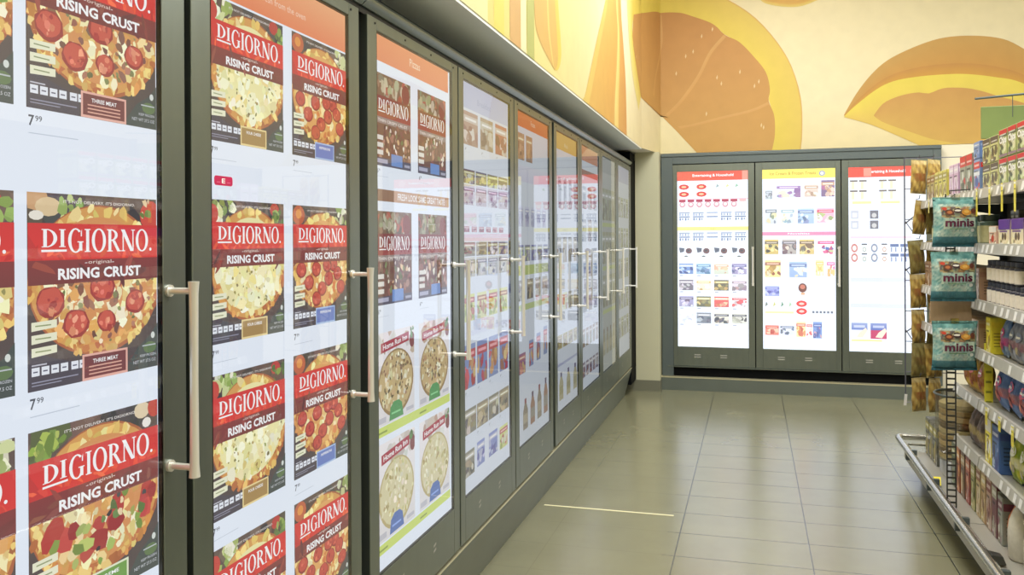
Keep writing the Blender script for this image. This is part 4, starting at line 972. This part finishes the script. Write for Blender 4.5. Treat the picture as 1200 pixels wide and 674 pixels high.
def jar(r, h, body, lid, label):
    o = lathe_color('jar', [(r * .8, 0), (r, .006), (r, h * .74), (r * .82, h * .80), (r * .8, h * .82)], lambda z: body)
    lathe_color('lid', [(r * .86, h * .80), (r * .9, h * .81), (r * .9, h * .985), (r * .84, h)], lambda z: lid, parent=o)
    lb = MB(); n = 16; R_ = r + .0008; vs = []; fs = []
    for k in range(n + 1):
        an = PI * .55 + PI * .9 * k / n
        vs += [(R_ * math.cos(an), R_ * math.sin(an), h * .08), (R_ * math.cos(an), R_ * math.sin(an), h * .12), (R_ * math.cos(an), R_ * math.sin(an), h * .14), (R_ * math.cos(an), R_ * math.sin(an), h * .64)]
    for k in range(n):
        for j in range(3): fs.append((4 * k + j, 4 * k + 4 + j, 4 * k + 5 + j, 4 * k + 1 + j))
    lb.add(vs, fs); q = lb.build('label', M['print'], o, smooth=True); at = q.data.color_attributes.new('Col', 'FLOAT_COLOR', 'POINT')
    for i, v in enumerate(q.data.vertices): at.data[i].color = lin(label if v.co.z > h * .10 else mixc(label, body, .4))
    return o
def bottle(r, h, body, cap, label, sx=1.0):
    o = lathe_color('bottle', [(r * .85, 0), (r, .01), (r, h * .52), (r * .9, h * .64), (r * .45, h * .80), (r * .36, h * .84), (r * .36, h * .88)], lambda z: body, sx=sx)
    lathe_color('cap', [(r * .42, h * .87), (r * .44, h * .88), (r * .44, h * .99), (r * .38, h)], lambda z: cap, sx=sx, parent=o)
    m = MB().lathe([(r + .001, h * .16), (r + .001, h * .48)], (0, 0), 18, sx, 1); q = m.build('label', M['print'], o, smooth=True); at = q.data.color_attributes.new('Col', 'FLOAT_COLOR', 'POINT')
    for i, v in enumerate(q.data.vertices): at.data[i].color = lin(label)
    return o
def jug(h, body, cap):
    o = lathe_color('jug', [(.045, 0), (.055, .012), (.056, h * .45), (.050, h * .62), (.032, h * .80), (.020, h * .86), (.020, h * .89)], lambda z: body, sx=.85)
    lathe_color('cap', [(.024, h * .88), (.025, h * .89), (.025, h * .985), (.022, h)], lambda z: cap, parent=o)
    m = MB().tube([(0, -.045, h * .70), (0, -.066, h * .64), (0, -.068, h * .45), (0, -.05, h * .36)], .008, 8); q = m.build('grip', M['print'], o, smooth=True)
    at = q.data.color_attributes.new('Col', 'FLOAT_COLOR', 'POINT')
    for i in range(len(q.data.vertices)): at.data[i].color = lin(body)
    return o
def pouch(w, h, t, colf, name='snack_bag', hole=False, n=22, sag=0.0, seed=1, back=None):
    """filled film bag: crimped ends, puffed middle. faces -Y (towards the camera) before turning."""
    rnd = random.Random(seed); ph = [rnd.uniform(0, 6) for _ in range(6)]
    nu = n; nv = int(n * 1.2); F = []; B = []
    def th(u, v):
        e = min(u, 1 - u) * 2; s = math.sin(PI * min(max((v - .05) / .90, 0), 1)) ** .55 if .05 < v < .95 else 0
        return t * .5 * (max(0, 1 - (1 - e) ** 2.6)) ** .6 * s
    def wob(u, v): return .05 * t * math.sin(9 * u + ph[0] + 5 * v) * math.sin(7 * v + ph[1]) + .04 * t * math.sin(23 * u + ph[2] + 11 * v)
    vs = []; cs = []
    for side in (0, 1):
        for j in range(nv + 1):
            for i in range(nu + 1):
                u, v = i / nu, j / nv
                k = th(u, v); pinch = 1 - .06 * math.sin(PI * v)
                x = (u - .5) * w * pinch; z = v * h
                cr = .0018 * math.sin(u * 60) if v > .95 or v < .05 else 0
                y = (-1 if side == 0 else 1) * (k + (wob(u, v) if k > 0 else 0)) + cr + sag * math.sin(PI * v)
                vs.append((x, y, z)); cs.append(colf(u, v, rnd) if side == 0 else (back or colf(u, v, rnd)))
    fs = []; N = (nu + 1) * (nv + 1)
    for side in (0, 1):
        for j in range(nv):
            for i in range(nu):
                a_ = side * N + j * (nu + 1) + i; q = (a_, a_ + 1, a_ + nu + 2, a_ + nu + 1)
                fs.append(q if side == 0 else q[::-1])
    me = bpy.data.meshes.new(name); me.from_pydata(vs, [], fs); me.update()
    bm = bmesh.new(); bm.from_mesh(me); bmesh.ops.remove_doubles(bm, verts=bm.verts, dist=1e-5); bmesh.ops.recalc_face_normals(bm, faces=bm.faces); bm.to_mesh(me); bm.free()
    at = me.color_attributes.new('Col', 'FLOAT_COLOR', 'POINT')
    # colour by position (front side only differs by y sign)
    for i, v in enumerate(me.vertices):
        at.data[i].color = lin(colf(v.co.x / w + .5, v.co.z / h, rnd))
    for p in me.polygons: p.use_smooth = True
    me.materials.append(M['film']); o = bpy.data.objects.new(name, me); C.objects.link(o)
    o['th'] = t
    return o, th
del_keys = []

# ---- blue cookie bags on a clip strip ("minis") ----
def minis_col(u, v, r):
    if v < .22: return mixc((60, 120, 136), (86, 150, 160), v * 4)
    base = mixc((190, 224, 214), (120, 186, 186), abs(u - .5) * 1.8)
    s = math.sin(u * 17 + v * 9) * math.sin(v * 21 - u * 6)
    if .60 < v < .82 and .14 < u < .9:
        c = [(176, 96, 58), (214, 150, 70), (96, 64, 60), (226, 206, 130)][int((u * 9 + math.sin(v * 30) * 1.2)) % 4]; return mixc(base, c, .75 if s > -.4 else .25)
    if v > .86: return mixc((150, 206, 200), (90, 150, 150), s * .5 + .5)
    q = math.sin(u * 41 + math.sin(v * 23) * 2) * math.sin(v * 37 + math.sin(u * 19) * 2)
    return mixc(mixc(base, (240, 248, 232), .5 + .45 * s), (84, 158, 160), .55 if q > .45 else (.25 if q < -.5 else 0))
def make_minis(seed):
    o, th = pouch(.205, .228, .07, minis_col, 'cookie_bag', n=34, seed=seed)
    if 'th' in o: del o['th']
    W, H = .205, .228
    def P(u, v, z):
        vv = v / H; uu = u / W
        return ((uu - .5) * W * (1 - .06 * math.sin(PI * vv)), -th(uu, vv) - .006 - z, v)
    a = Art(P, 5e-5)
    for (x, y, rx, ry, c) in [(.30, .70, .10, .06, (110, 66, 52)), (.30, .70, .055, .03, (196, 120, 74)), (.48, .73, .09, .055, (70, 52, 56)), (.48, .735, .075, .02, (240, 236, 226)), (.68, .70, .11, .06, (214, 150, 66)), (.68, .71, .06, .03, (236, 190, 100)), (.84, .73, .06, .05, (120, 70, 56)), (.2, .77, .05, .03, (206, 70, 50))]:
        a.ell(x * W, y * H, rx * W, ry * H, c, 14, jit=.08)
    a.poly([(.16 * W, .36 * H), (.9 * W, .40 * H), (.88 * W, .60 * H), (.2 * W, .58 * H)], (214, 236, 218))
    a.text('minis', .20 * W, .41 * H, .66 * W, .16 * H, (104, 40, 70), .03)
    a.rect(.3 * W, .36 * H, .7 * W, .375 * H, (110, 160, 110)); a.ell(.82 * W, .34 * H, .05 * W, .035 * H, (240, 246, 240), 12)
    a.build('printed_front', M['print'], o)
    MB().box(-.018, .018, -.003, .003, .215, .24).build('hang_tab', M['clear'], o)
    return o
labs = ['blue minis cookie bag hanging uppermost, just under a yellow tag', 'blue minis cookie bag hanging in the middle, above a brown box', 'blue minis cookie bag hanging lowest, beside the yellow vertical strip']
for k, (z, x, rz) in enumerate([(1.392, .895, .02), (1.142, .888, -.03), (.825, .889, .03)]):
    o = make_minis(11 + k); o.location = (x, 4.275, z); o.rotation_euler = (.03, 0, rz + .18)
    tag(o, labs[k], 'snack bag', 'blue minis bags on the clip strip')
cs = empty('clip_strip', (.892, 4.355, .02)); tag(cs, 'dark ladder-like merchandising strip hanging behind the blue minis bags', 'rack')
m = MB(); m.box(-.022, -.016, -.002, .002, .15, 1.62); m.box(.016, .022, -.002, .002, .15, 1.62)
for k in range(50): m.box(-.0165, .0165, -.002, .002, .17 + k * .029, .178 + k * .029)
m.build('ladder_strip', M['wire_dark'], cs)
for z in (1.60, 1.345, 1.03): MB().tube([(0, 0, z), (.0, -.03, z + .003), (.0, -.085, z + .01)], .0025, 6).build('hook', M['wire_dark'], cs)
m = MB().tube([(0, 0, 1.62), (.0, .01, 1.635), (.09, .02, 1.64)], .003, 6); m.build('mount', M['wire_dark'], cs)

# ---- gold bags on the wire side rack at the far end ----
def gold_col(u, v, r):
    s = math.sin(u * 13 + v * 17) + math.sin(u * 29 - v * 11) * .6
    base = mixc((176, 136, 60), (236, 206, 120), s * .38 + .42)
    if v > .88 or v < .07: return mixc(base, (226, 214, 170), .5)
    if .35 < v < .6 and .2 < u < .8: return mixc(base, (160, 84, 40), .55 + .2 * s)
    return mixc(base, (120, 96, 40), .25 if s < -.6 else 0)
def green_gold(u, v, r): return mixc(gold_col(u, v, r), (104, 104, 60), .5)
gp, _ = pouch(.10, .205, .05, gold_col, 'snack_bag', n=22, seed=3); gp2, _ = pouch(.10, .205, .05, green_gold, 'snack_bag', n=22, seed=5)
rk = empty('wire_rack', (.905, 5.66, .30)); tag(rk, 'grey wire side rack at the end of the shelving carrying gold snack bags', 'rack')
for x in (0, .38): MB().tube([(x, 0, .10), (x, 0, 1.63)], .004, 8).build('pole', M['wire'], rk, smooth=True)
for k in range(9): z = .12 + k * .188; MB().tube([(0, 0, z), (.38, 0, z)], .0028, 6).build('cross_wire', M['wire'], rk)
ROWS = [1.700, 1.455, 1.215, 1.01, .795, .595, .385]
for z in ROWS:
    for x in (.065, .145): MB().tube([(x, 0, z - .30 + .215), (x, -.10, z - .30 + .215), (x, -.125, z - .30 + .235)], .0025, 6).build('hook', M['wire'], rk)
for z in (1.22, .93, .55):
    m = MB(); m.tube([(0, 0, z), (.05, -.05, z + .05), (.13, -.06, z + .03), (.2, -.02, z + .06)], .004, 6); m.tube([(0, 0, z + .02), (.04, -.04, z - .05)], .003, 6); m.build('brace', M['wire'], rk, smooth=True)
m = MB().add([(-.012, -.004, .10), (.004, -.004, .10), (-.006, -.004, .17), (.01, -.004, .17), (-.012, 0, .10), (.004, 0, .10), (-.006, 0, .17), (.01, 0, .17)], [(0, 1, 3, 2), (4, 6, 7, 5), (0, 4, 5, 1), (1, 5, 7, 3), (3, 7, 6, 2), (2, 6, 4, 0)]); m.build('end_tip', M['white'], rk)
ordn = ['topmost', 'second from the top', 'third from the top', 'fourth from the top', 'fifth from the top', 'sixth from the top', 'lowest']
used = [False, False]
for i, z in enumerate(ROWS):
    for j, x in enumerate((.965, 1.048)):
        src = gp if (i + j) % 3 != 2 else gp2; idx = 0 if src is gp else 1
        o = src if not used[idx] else copy_tree(src); used[idx] = True
        if 'th' in o: del o['th']
        o.location = (x, 5.57 - .01 * j, z); o.rotation_euler = (random.uniform(-.05, .08), random.uniform(-.10, .10), .55 + random.uniform(-.25, .25))
        tag(o, ('%s gold snack bag on the wire rack, in its %s row' % (ordn[i], ['outer aisle-side', 'inner'][j])) if idx == 0 else ('%s olive-gold snack bag on the wire rack, in its %s row' % (ordn[i], ['outer aisle-side', 'inner'][j])), 'snack bag', 'gold bags on the wire side rack')

# ---- olive green end panel and sign arm above the near bay ----
ep = empty('shelf_sign', (SX + .02, 4.235, 1.90)); tag(ep, 'olive green header panel with a thin dark arm above the nearer shelving bay', 'sign')
m = MB(); m.add([(0, 0, -.02), (.44, 0, -.02), (.44, 0, .14), (.012, 0, .125), (-.006, 0, .09), (0, 0, .04)], [(0, 1, 2, 3, 4, 5)])
m2 = MB().box(-.004, .44, 0, .008, -.02, .125); m2.build('panel', M['green_panel'], ep, bevel=.003)
m = MB(); m.tube([(-.035, -.03, .158), (.2, -.03, .172), (.46, -.03, .188)], .005, 8); m.tube([(.115, -.03, .165), (.115, -.03, .07)], .0018, 6); m.build('arm', M['frame_dark'], ep, smooth=True)

# ---- shelf stock ----
def place_row(zlev, items, xfront=.995):
    """items: (builder, y_start, width, count, pitch, name, cat, label fn, group, z offset)"""
    pass
SN = {1: 'lowest shelf', 2: 'second shelf', 3: 'third shelf', 4: 'fourth shelf', 5: 'fifth shelf', 6: 'top shelf', 0: 'base deck'}
def ztop(k): return (ZS[k] + .034) if k else .142
NUM = ['first', 'second', 'third', 'fourth', 'fifth', 'sixth', 'seventh', 'eighth', 'ninth', 'tenth', 'eleventh', 'twelfth']
def row(proto, k, ys, what, cat, group, x=.995, dz=0.0, tier='', name=None, rzj=0.0, far=False):
    for i, y in enumerate(ys):
        o = proto if i == 0 else copy_tree(proto)
        if name: o.name = name
        o.location = (x, y, ztop(k) + dz + .0005); o.rotation_euler = (0, 0, random.uniform(-rzj, rzj))
        if len(ys) > 1:
            tag(o, '%s, %s%s, %s from joint' % (what, ('far bay ' if far else 'near bay ') + SN[k], (' ' + tier) if tier else '', NUM[i]), cat, group)
        else: tag(o, '%s, %s' % (what, ('far bay ' if far else 'near bay ') + SN[k]), cat)
# near bay, top shelf: two tiers of chip-like cartons with red tops
def chips_extra(p): p.rect(0, .86, 1, 1, (206, 40, 56)); 
def letters(p): 
    p.rect(0, .84, 1, 1, (206, 36, 52)); p.text('Chips', .06, .42, .88, .34, WHITE, .04); p.rect(0, .02, 1, .1, (150, 120, 140))
cP = carton(.118, .12, .118, (176, 186, 120), (84, 96, 70), extra=letters)
cQ = carton(.122, .12, .112, (206, 206, 140), (96, 88, 74), extra=lambda p: (p.ell(.3, .4, .16, .2, (90, 84, 60), 12), p.ell(.72, .42, .16, .2, (96, 90, 64), 12), p.rect(0, .84, 1, 1, (92, 78, 66))))
row(cQ, 6, [4.085, 3.958], 'olive carton with dark round pictures', 'carton', 'olive cartons on the near bay top shelf', tier='lower tier')
row(cP, 6, [3.83, 3.706, 3.582, 3.458, 3.334], 'green red-topped carton with white lettering', 'carton', 'lettered cartons on the near bay top shelf', tier='lower tier')
d1 = copy_tree(cQ); d2 = copy_tree(cP)
row(d1, 6, [4.085, 3.958], 'olive carton with dark round pictures', 'carton', 'olive cartons stacked on the near bay top shelf', dz=.1135, tier='upper tier')
row(d2, 6, [3.828, 3.704, 3.58, 3.456, 3.332], 'green red-topped carton with white lettering', 'carton', 'lettered cartons stacked on the near bay top shelf', dz=.1195, tier='upper tier')
# fifth shelf: dark cartons at the back, cream jars with purple lids
j = carton(.16, .10, .11, (240, 226, 190), (226, 214, 170), extra=lambda p: (p.rect(0, .62, 1, 1, (100, 50, 160)), p.ell(.4, .35, .1, .15, (96, 76, 60), 10), p.ell(.62, .35, .1, .15, (110, 84, 60), 10), p.rect(.1, .52, .8, .58, (120, 70, 150))), lidcol=(96, 48, 156))
row(j, 5, [3.80, 3.62], 'cream carton with a purple band', 'carton', 'purple banded cartons on the near bay fifth shelf')
j = carton(.12, .10, .085, (232, 190, 166), (236, 226, 216), extra=lambda p: (p.rect(0, .7, 1, 1, (240, 236, 230)), p.ell(.5, .35, .2, .2, (200, 80, 60), 10)))
row(j, 5, [3.99], 'small pink and cream carton beside the purple banded ones', 'carton', None)
j = carton(.055, .10, .155, (112, 112, 88), (80, 84, 70)); row(j, 5, [4.13, 4.068, 3.40, 3.46], 'narrow dark olive carton', 'carton', 'narrow olive cartons on the near bay fifth shelf', x=1.10)
j = carton(.10, .08, .13, (126, 160, 190), (236, 232, 190)); row(j, 5, [3.50], 'pale blue carton by the picture border', 'carton', None)
# fourth shelf: two tiers of small dark jars with white labels
J = jar(.033, .095, (58, 58, 74), (50, 52, 66), (226, 218, 206))
ys = [4.16 - .068 * k for k in range(9)]
row(J, 4, ys, 'small dark jar with a white label', 'jar', 'dark jars, lower tier of the near bay fourth shelf', x=1.032, tier='lower tier')
J2 = copy_tree(J); row(J2, 4, ys[:7], 'small dark jar with a white label', 'jar', 'dark jars, upper tier of the near bay fourth shelf', x=1.032, dz=.096, tier='upper tier')
J3 = jar(.034, .10, (150, 70, 60), (226, 222, 220), (206, 90, 80)); row(J3, 4, [3.53, 3.46, 3.39], 'reddish spice jar with a pale lid', 'jar', 'reddish jars on the near bay fourth shelf', x=1.033, tier='lower tier')
# third shelf: film packets
def two(c1, c2, acc):
    def f(u, v, r):
        s = math.sin(u * 11 + v * 8) * math.sin(v * 15 - u * 5)
        if v < .08 or v > .92: return mixc(c1, WHITE, .4)
        if .3 < v < .52: return mixc(acc, c2, .3 + .3 * s)
        return mixc(c1, c2, .5 + .5 * s)
    return f
def bag_row(k, ys, w, h, t, cf, what, cat, group, x=1.03, dz=0, seed=1, far=False, tier='', lean=.10, acc=None):
    o, th = pouch(w, h, t, cf, 'snack_bag', n=16, seed=seed)
    if 'th' in o: del o['th']
    if acc:
        a = Art(lambda u, v, z: ((u / w - .5) * w * .94, -th(u / w, v / h) - .004 - z, v), 5e-5); a.ell(w * .5, h * .62, w * .3, h * .12, acc, 16); a.rect(w * .3, h * .59, w * .7, h * .64, WHITE); a.ell(w * .42, h * .3, w * .16, h * .09, mixc(acc, (240, 200, 90), .5), 12, jit=.2); a.ell(w * .62, h * .26, w * .14, h * .08, mixc(acc, (90, 60, 30), .4), 12, jit=.2)
        a.build('printed_front', M['print'], o)
    for i, y in enumerate(ys):
        q = o if i == 0 else copy_tree(o)
        q.location = (x + random.uniform(0, .01), y, ztop(k) + dz + .002); q.rotation_euler = (random.uniform(-.02, .02) - lean, 0, -PI / 2 + random.uniform(-.12, .12))
        wh = ('far bay ' if far else 'near bay ') + SN[k]
        tag(q, ('%s, %s, %s from joint' % (what, wh, NUM[i])) if len(ys) > 1 else '%s, %s' % (what, wh), cat, group if len(ys) > 1 else None)
bag_row(3, [4.02], .10, .165, .05, two((110, 150, 206), (176, 196, 222), (214, 60, 140)), 'light blue snack bag with a pink flash', 'snack bag', None, acc=(214, 50, 140), seed=21)
bag_row(3, [3.90, 3.79, 3.68], .105, .17, .05, two((150, 160, 180), (196, 200, 214), (170, 120, 140)), 'silvery grey snack bag', 'snack bag', 'grey snack bags on the near bay third shelf', acc=(130, 140, 170), seed=22)
bag_row(3, [3.56, 3.44], .11, .165, .05, two((214, 120, 60), (150, 60, 50), (240, 200, 110)), 'orange and red snack bag', 'snack bag', 'orange snack bags on the near bay third shelf', acc=(196, 50, 40), seed=23)
j = carton(.07, .09, .16, (240, 226, 60), (226, 206, 50)); row(j, 3, [4.095], 'tall bright yellow carton at the bay joint', 'carton', None)
# second shelf: big blue pillow bags
bag_row(2, [4.06, 3.90, 3.74, 3.58, 3.42], .15, .19, .08, two((92, 124, 190), (130, 160, 214), (206, 110, 110)), 'plump blue snack bag with a colourful picture', 'snack bag', 'blue snack bags on the near bay second shelf', acc=(214, 70, 120), seed=24, x=1.04)
# lowest shelf: yellow, blue and green cartons
j = carton(.10, .12, .205, (236, 222, 60), (240, 240, 240), extra=lambda p: p.rect(0, .74, 1, 1, (232, 230, 226))); row(j, 1, [4.09], 'tall yellow carton with a white top', 'carton', None)
j = carton(.11, .12, .195, (74, 110, 176), (60, 80, 150)); row(j, 1, [3.97], 'tall blue carton next to the yellow one', 'carton', None)
bag_row(1, [3.87, 3.76, 3.65, 3.54, 3.43], .115, .20, .06, two((140, 176, 50), (226, 224, 80), (240, 240, 220)), 'lime green and yellow bag', 'snack bag', 'lime green bags on the near bay lowest shelf', acc=(236, 240, 226), seed=25, x=1.035)
# base deck: upright cartons, jug, bottle
pal = [((150, 110, 66), (206, 170, 110), 'tan'), ((168, 84, 60), (226, 150, 110), 'brick red'), ((190, 160, 110), (150, 70, 60), 'sand coloured'), ((176, 130, 120), (120, 60, 60), 'dusty pink')]
yy = 4.84
cnt = 0
posn = [4.80, 4.70, 4.60, 4.50, 4.40, 4.30, 4.21, 4.12, 4.03]
names = ['dark green', 'rust orange', 'brown', 'brick red', 'olive', 'sand coloured', 'tan', 'dusty pink', 'dark plum']
cc = [((70, 84, 60), (150, 160, 110)), ((176, 96, 60), (226, 170, 110)), ((120, 90, 70), (206, 180, 140)), ((160, 70, 60), (226, 150, 120)), ((140, 140, 84), (206, 200, 140)), ((196, 172, 120), (150, 90, 60)), ((176, 140, 90), (226, 206, 150)), ((186, 150, 130), (130, 60, 60)), ((110, 60, 70), (190, 190, 170))]
for nm, (b_, ac), y in zip(names, cc, posn):
    o = carton(.078, .12, .225 if y > 4.3 else .232, b_, ac); o.location = (1.0, y, .1425); tag(o, 'upright %s carton standing on the base deck under the lowest shelf' % nm, 'carton')
o = carton(.07, .10, .20, (150, 156, 146), (120, 70, 90)); o.location = (1.0, 3.945, .1425); tag(o, 'grey carton with a plum band on the base deck, next to the white jug', 'carton')
o = bottle(.038, .22, (206, 120, 60), (214, 170, 110), (226, 140, 70)); o.location = (1.045, 3.895, .1425); tag(o, 'orange bottle behind the white jug on the base deck', 'bottle')
o = jug(.245, (214, 210, 196), (84, 70, 160)); o.location = (1.03, 3.80, .1425); tag(o, 'large off-white jug with a violet cap on the base deck', 'jug')
o = jug(.235, (226, 222, 208), (70, 110, 170)); o.location = (1.05, 3.665, .1425); tag(o, 'off-white jug with a blue cap on the base deck', 'jug')
o = bottle(.06, .25, (214, 190, 50), (60, 90, 170), (230, 214, 90)); o.location = (1.045, 3.535, .1425); tag(o, 'stout yellow bottle with a blue cap on the base deck', 'bottle')
o = bottle(.06, .25, (200, 180, 60), (60, 90, 170), (226, 226, 200)); o.location = (1.045, 3.40, .1425); tag(o, 'dull yellow bottle with a pale label at the near end of the base deck', 'bottle')

# ---- far bay stock ----
j = carton(.11, .12, .15, (128, 152, 200), (214, 60, 60), extra=lambda p: (p.rect(0, .5, 1, .62, (226, 232, 244)), p.ell(.5, .3, .25, .16, (60, 90, 170), 12))); row(j, 6, [4.255], 'blue carton with a red band', 'carton', None, far=True, dz=.0)
j = carton(.11, .12, .08, (110, 140, 200), (150, 170, 214)); row(j, 6, [4.255], 'flat blue carton stacked upon the red banded one', 'carton', None, far=True, dz=.151)
j = carton(.12, .12, .19, (150, 156, 140), (206, 60, 56), extra=lambda p: (p.rect(0, .84, 1, 1, (214, 60, 52)), p.rect(.2, .1, .8, .3, (90, 96, 70)))); row(j, 6, [4.39, 4.515], 'grey carton with a red top', 'carton', 'grey cartons on the far bay top shelf', far=True)
j = carton(.10, .12, .165, (206, 170, 206), (230, 214, 236)); row(j, 6, [4.67, 4.775], 'lilac carton', 'carton', 'lilac cartons on the far bay top shelf', far=True)
j = carton(.10, .12, .155, (214, 206, 96), (170, 160, 80)); row(j, 6, [4.93, 5.035, 5.14], 'mustard yellow carton', 'carton', 'yellow cartons on the far bay top shelf', far=True)
j = carton(.10, .12, .15, (186, 170, 110), (150, 110, 60)); row(j, 6, [5.25, 5.355], 'tan carton beside the yellow ones', 'carton', 'tan cartons on the far bay top shelf', far=True)
def cyl(r, h, c, band):
    return jar(r, h, c, mixc(c, (0, 0, 0), .35), band)
j = cyl(.045, .14, (96, 120, 110), (206, 200, 150)); row(j, 5, [4.32 + .105 * k for k in range(11)], 'green tin with a pale band', 'tin', 'green tins on the far bay fifth shelf', x=1.05, far=True)
j = carton(.13, .14, .15, (176, 140, 110), (150, 110, 90)); row(j, 4, [4.28 + .14 * k for k in range(9)], 'brown carton', 'carton', 'brown cartons on the far bay fourth shelf', far=True)
j = carton(.13, .16, .13, (196, 164, 126), (170, 130, 96)); row(j, 3, [4.30 + .14 * k for k in range(8)], 'light brown display carton', 'carton', 'light brown cartons on the far bay third shelf', x=.996, far=True)
bag_row(2, [4.36, 4.50, 4.64], .12, .17, .06, two((206, 150, 60), (240, 206, 90), (160, 80, 40)), 'yellow-orange snack bag', 'snack bag', 'yellow-orange bags on the far bay second shelf', far=True, acc=(190, 70, 40), seed=31)
bag_row(1, [4.36, 4.50], .13, .19, .07, two((90, 80, 84), (150, 130, 120), (190, 170, 110)), 'dark brown snack bag', 'snack bag', 'dark brown bags on the far bay lowest shelf', far=True, seed=32)
# round display bin on a pale pedestal, standing on the far deck
bn_ = empty('display_bin', (1.095, 5.02, .1425)); tag(bn_, 'round see-through display bin of stacked tan packs behind the ladder strip', 'bin')
MB().box(-.10, .12, -.13, .13, 0, .10).build('pedestal', mat('pale_grey_card', (186, 190, 196), .5), bn_, bevel=.003)
MB().lathe([(.135, .102), (.14, .11), (.145, .43), (.148, .44), (.148, .448), (.138, .448)], n=28).build('bin_wall', M['clear'], bn_, smooth=True)
rim_ = MB(); rim_.tube([(.148 * math.cos(k * PI / 12), .148 * math.sin(k * PI / 12), .45) for k in range(25)], .006, 8); rim_.build('rim', M['frame_dark'], bn_, smooth=True)
pk = [(116, 96, 70), (196, 172, 124), (176, 150, 100), (206, 190, 146)]
prof = []
zz = .105
for k in range(9): prof += [(.118, zz), (.126, zz + .006), (.126, zz + .026), (.118, zz + .031)]; zz += .034
lathe_color('stacked_packs', prof, lambda z: pk[int(z / .034) % 4], n=26, parent=bn_)

j = carton(.10, .12, .22, (110, 110, 100), (180, 170, 90)); row(j, 0, [5.22, 5.33, 5.44], 'grey carton with a yellow band', 'carton', 'grey cartons on the far bay base deck', far=True)
# brown shipper tray stack seen between the hanging bags, and yellow strip hanging at the joint
o = MB().box(-.085, .09, -.004, .004, 0, .105).build('display_card', mat('brown_card', (168, 140, 108), .7, noise=.2, nscale=12, stretch=(4, 1, 1)), None, bevel=.002, loc=(.888, 4.345, 1.045)); tag(o, 'flat brown card hanging between the middle and lowest blue minis bags', 'card')
a = Art(lambda u, v, z: (u, -z, v), 1e-4)
a.rect(0, 0, .035, .30, (226, 216, 60), (236, 226, 80)); 
for k in range(6): a.rect(.006, .03 + k * .045, .029, .04 + k * .045, (150, 150, 50))
o = a.build('hanging_tag', M['print'], None, (1.0, 4.222, .66)); tag(o, 'tall yellow vertical strip at the bay joint beside the lowest blue minis bag', 'tag')

# ------------------------------------------------------------------ ceiling luminaires and lamps
for k, (x, y) in enumerate([(.1, 1.2), (.1, 3.6), (.1, 6.2), (2.6, 2.4), (2.6, 5.4)]):
    t = empty('ceiling_light', (x, y, 4.2)); tag(t, 'square recessed ceiling light panel, overhead out of the picture', 'light', 'square ceiling light panels')
    MB().box(-.62, .62, -.62, .62, -.03, 0).build('housing', M['white'], t)
    ld = bpy.data.lights.new('lamp', 'AREA'); ld.shape = 'SQUARE'; ld.size = 1.15; ld.energy = 78; ld.color = (1.0, .995, .965)
    lo_ = bpy.data.objects.new('lamp', ld); C.objects.link(lo_); lo_.parent = t; lo_.location = (0, 0, -.045)
# unseen fill lamps added to brighten the mural
for (x, y, tx, ty, e) in [(1.0, 5.2, .6, 8.2, 10), (.9, 4.5, -.95, 5.8, 4)]:
    ld = bpy.data.lights.new('mural_fill', 'AREA'); ld.shape = 'RECTANGLE'; ld.size = 1.6; ld.size_y = .5; ld.energy = e; ld.color = (1, .99, .95)
    o = bpy.data.objects.new('mural_fill', ld); C.objects.link(o); o.location = (x, y, 4.05)
    o.rotation_euler = (Vector((tx, ty, 2.9)) - Vector((x, y, 4.05))).to_track_quat('-Z', 'Y').to_euler()

w = bpy.data.worlds.new('World'); S.world = w; w.use_nodes = True
w.node_tree.nodes['Background'].inputs[0].default_value = (1, .98, .94, 1); w.node_tree.nodes['Background'].inputs[1].default_value = .5

# ------------------------------------------------------------------ camera
f_, yaw, roll = 986.0, .2782, -.0055
cd = bpy.data.cameras.new('camera'); cam = bpy.data.objects.new('camera', cd); C.objects.link(cam); S.camera = cam
cd.sensor_width = 36; cd.lens = f_ / 1200 * 36; cd.shift_y = -(337 - 280.6) / 1200; cd.clip_start = .02; cd.clip_end = 60
fw = Vector((-math.sin(yaw), math.cos(yaw), 0)); rt = Vector((math.cos(yaw), math.sin(yaw), 0)); upv = Vector((0, 0, 1))
rt2 = rt * math.cos(roll) + upv * math.sin(roll) ; up2 = upv * math.cos(roll) - rt * math.sin(roll)
cam.matrix_world = Matrix(((rt2.x, up2.x, -fw.x, 0), (rt2.y, up2.y, -fw.y, 0), (rt2.z, up2.z, -fw.z, 1.438), (0, 0, 0, 1)))
S.view_settings.view_transform = 'Standard'; S.view_settings.look = 'None'; S.view_settings.exposure = 0; S.view_settings.gamma = 1
S.cycles.max_bounces = 8; S.cycles.transparent_max_bounces = 16
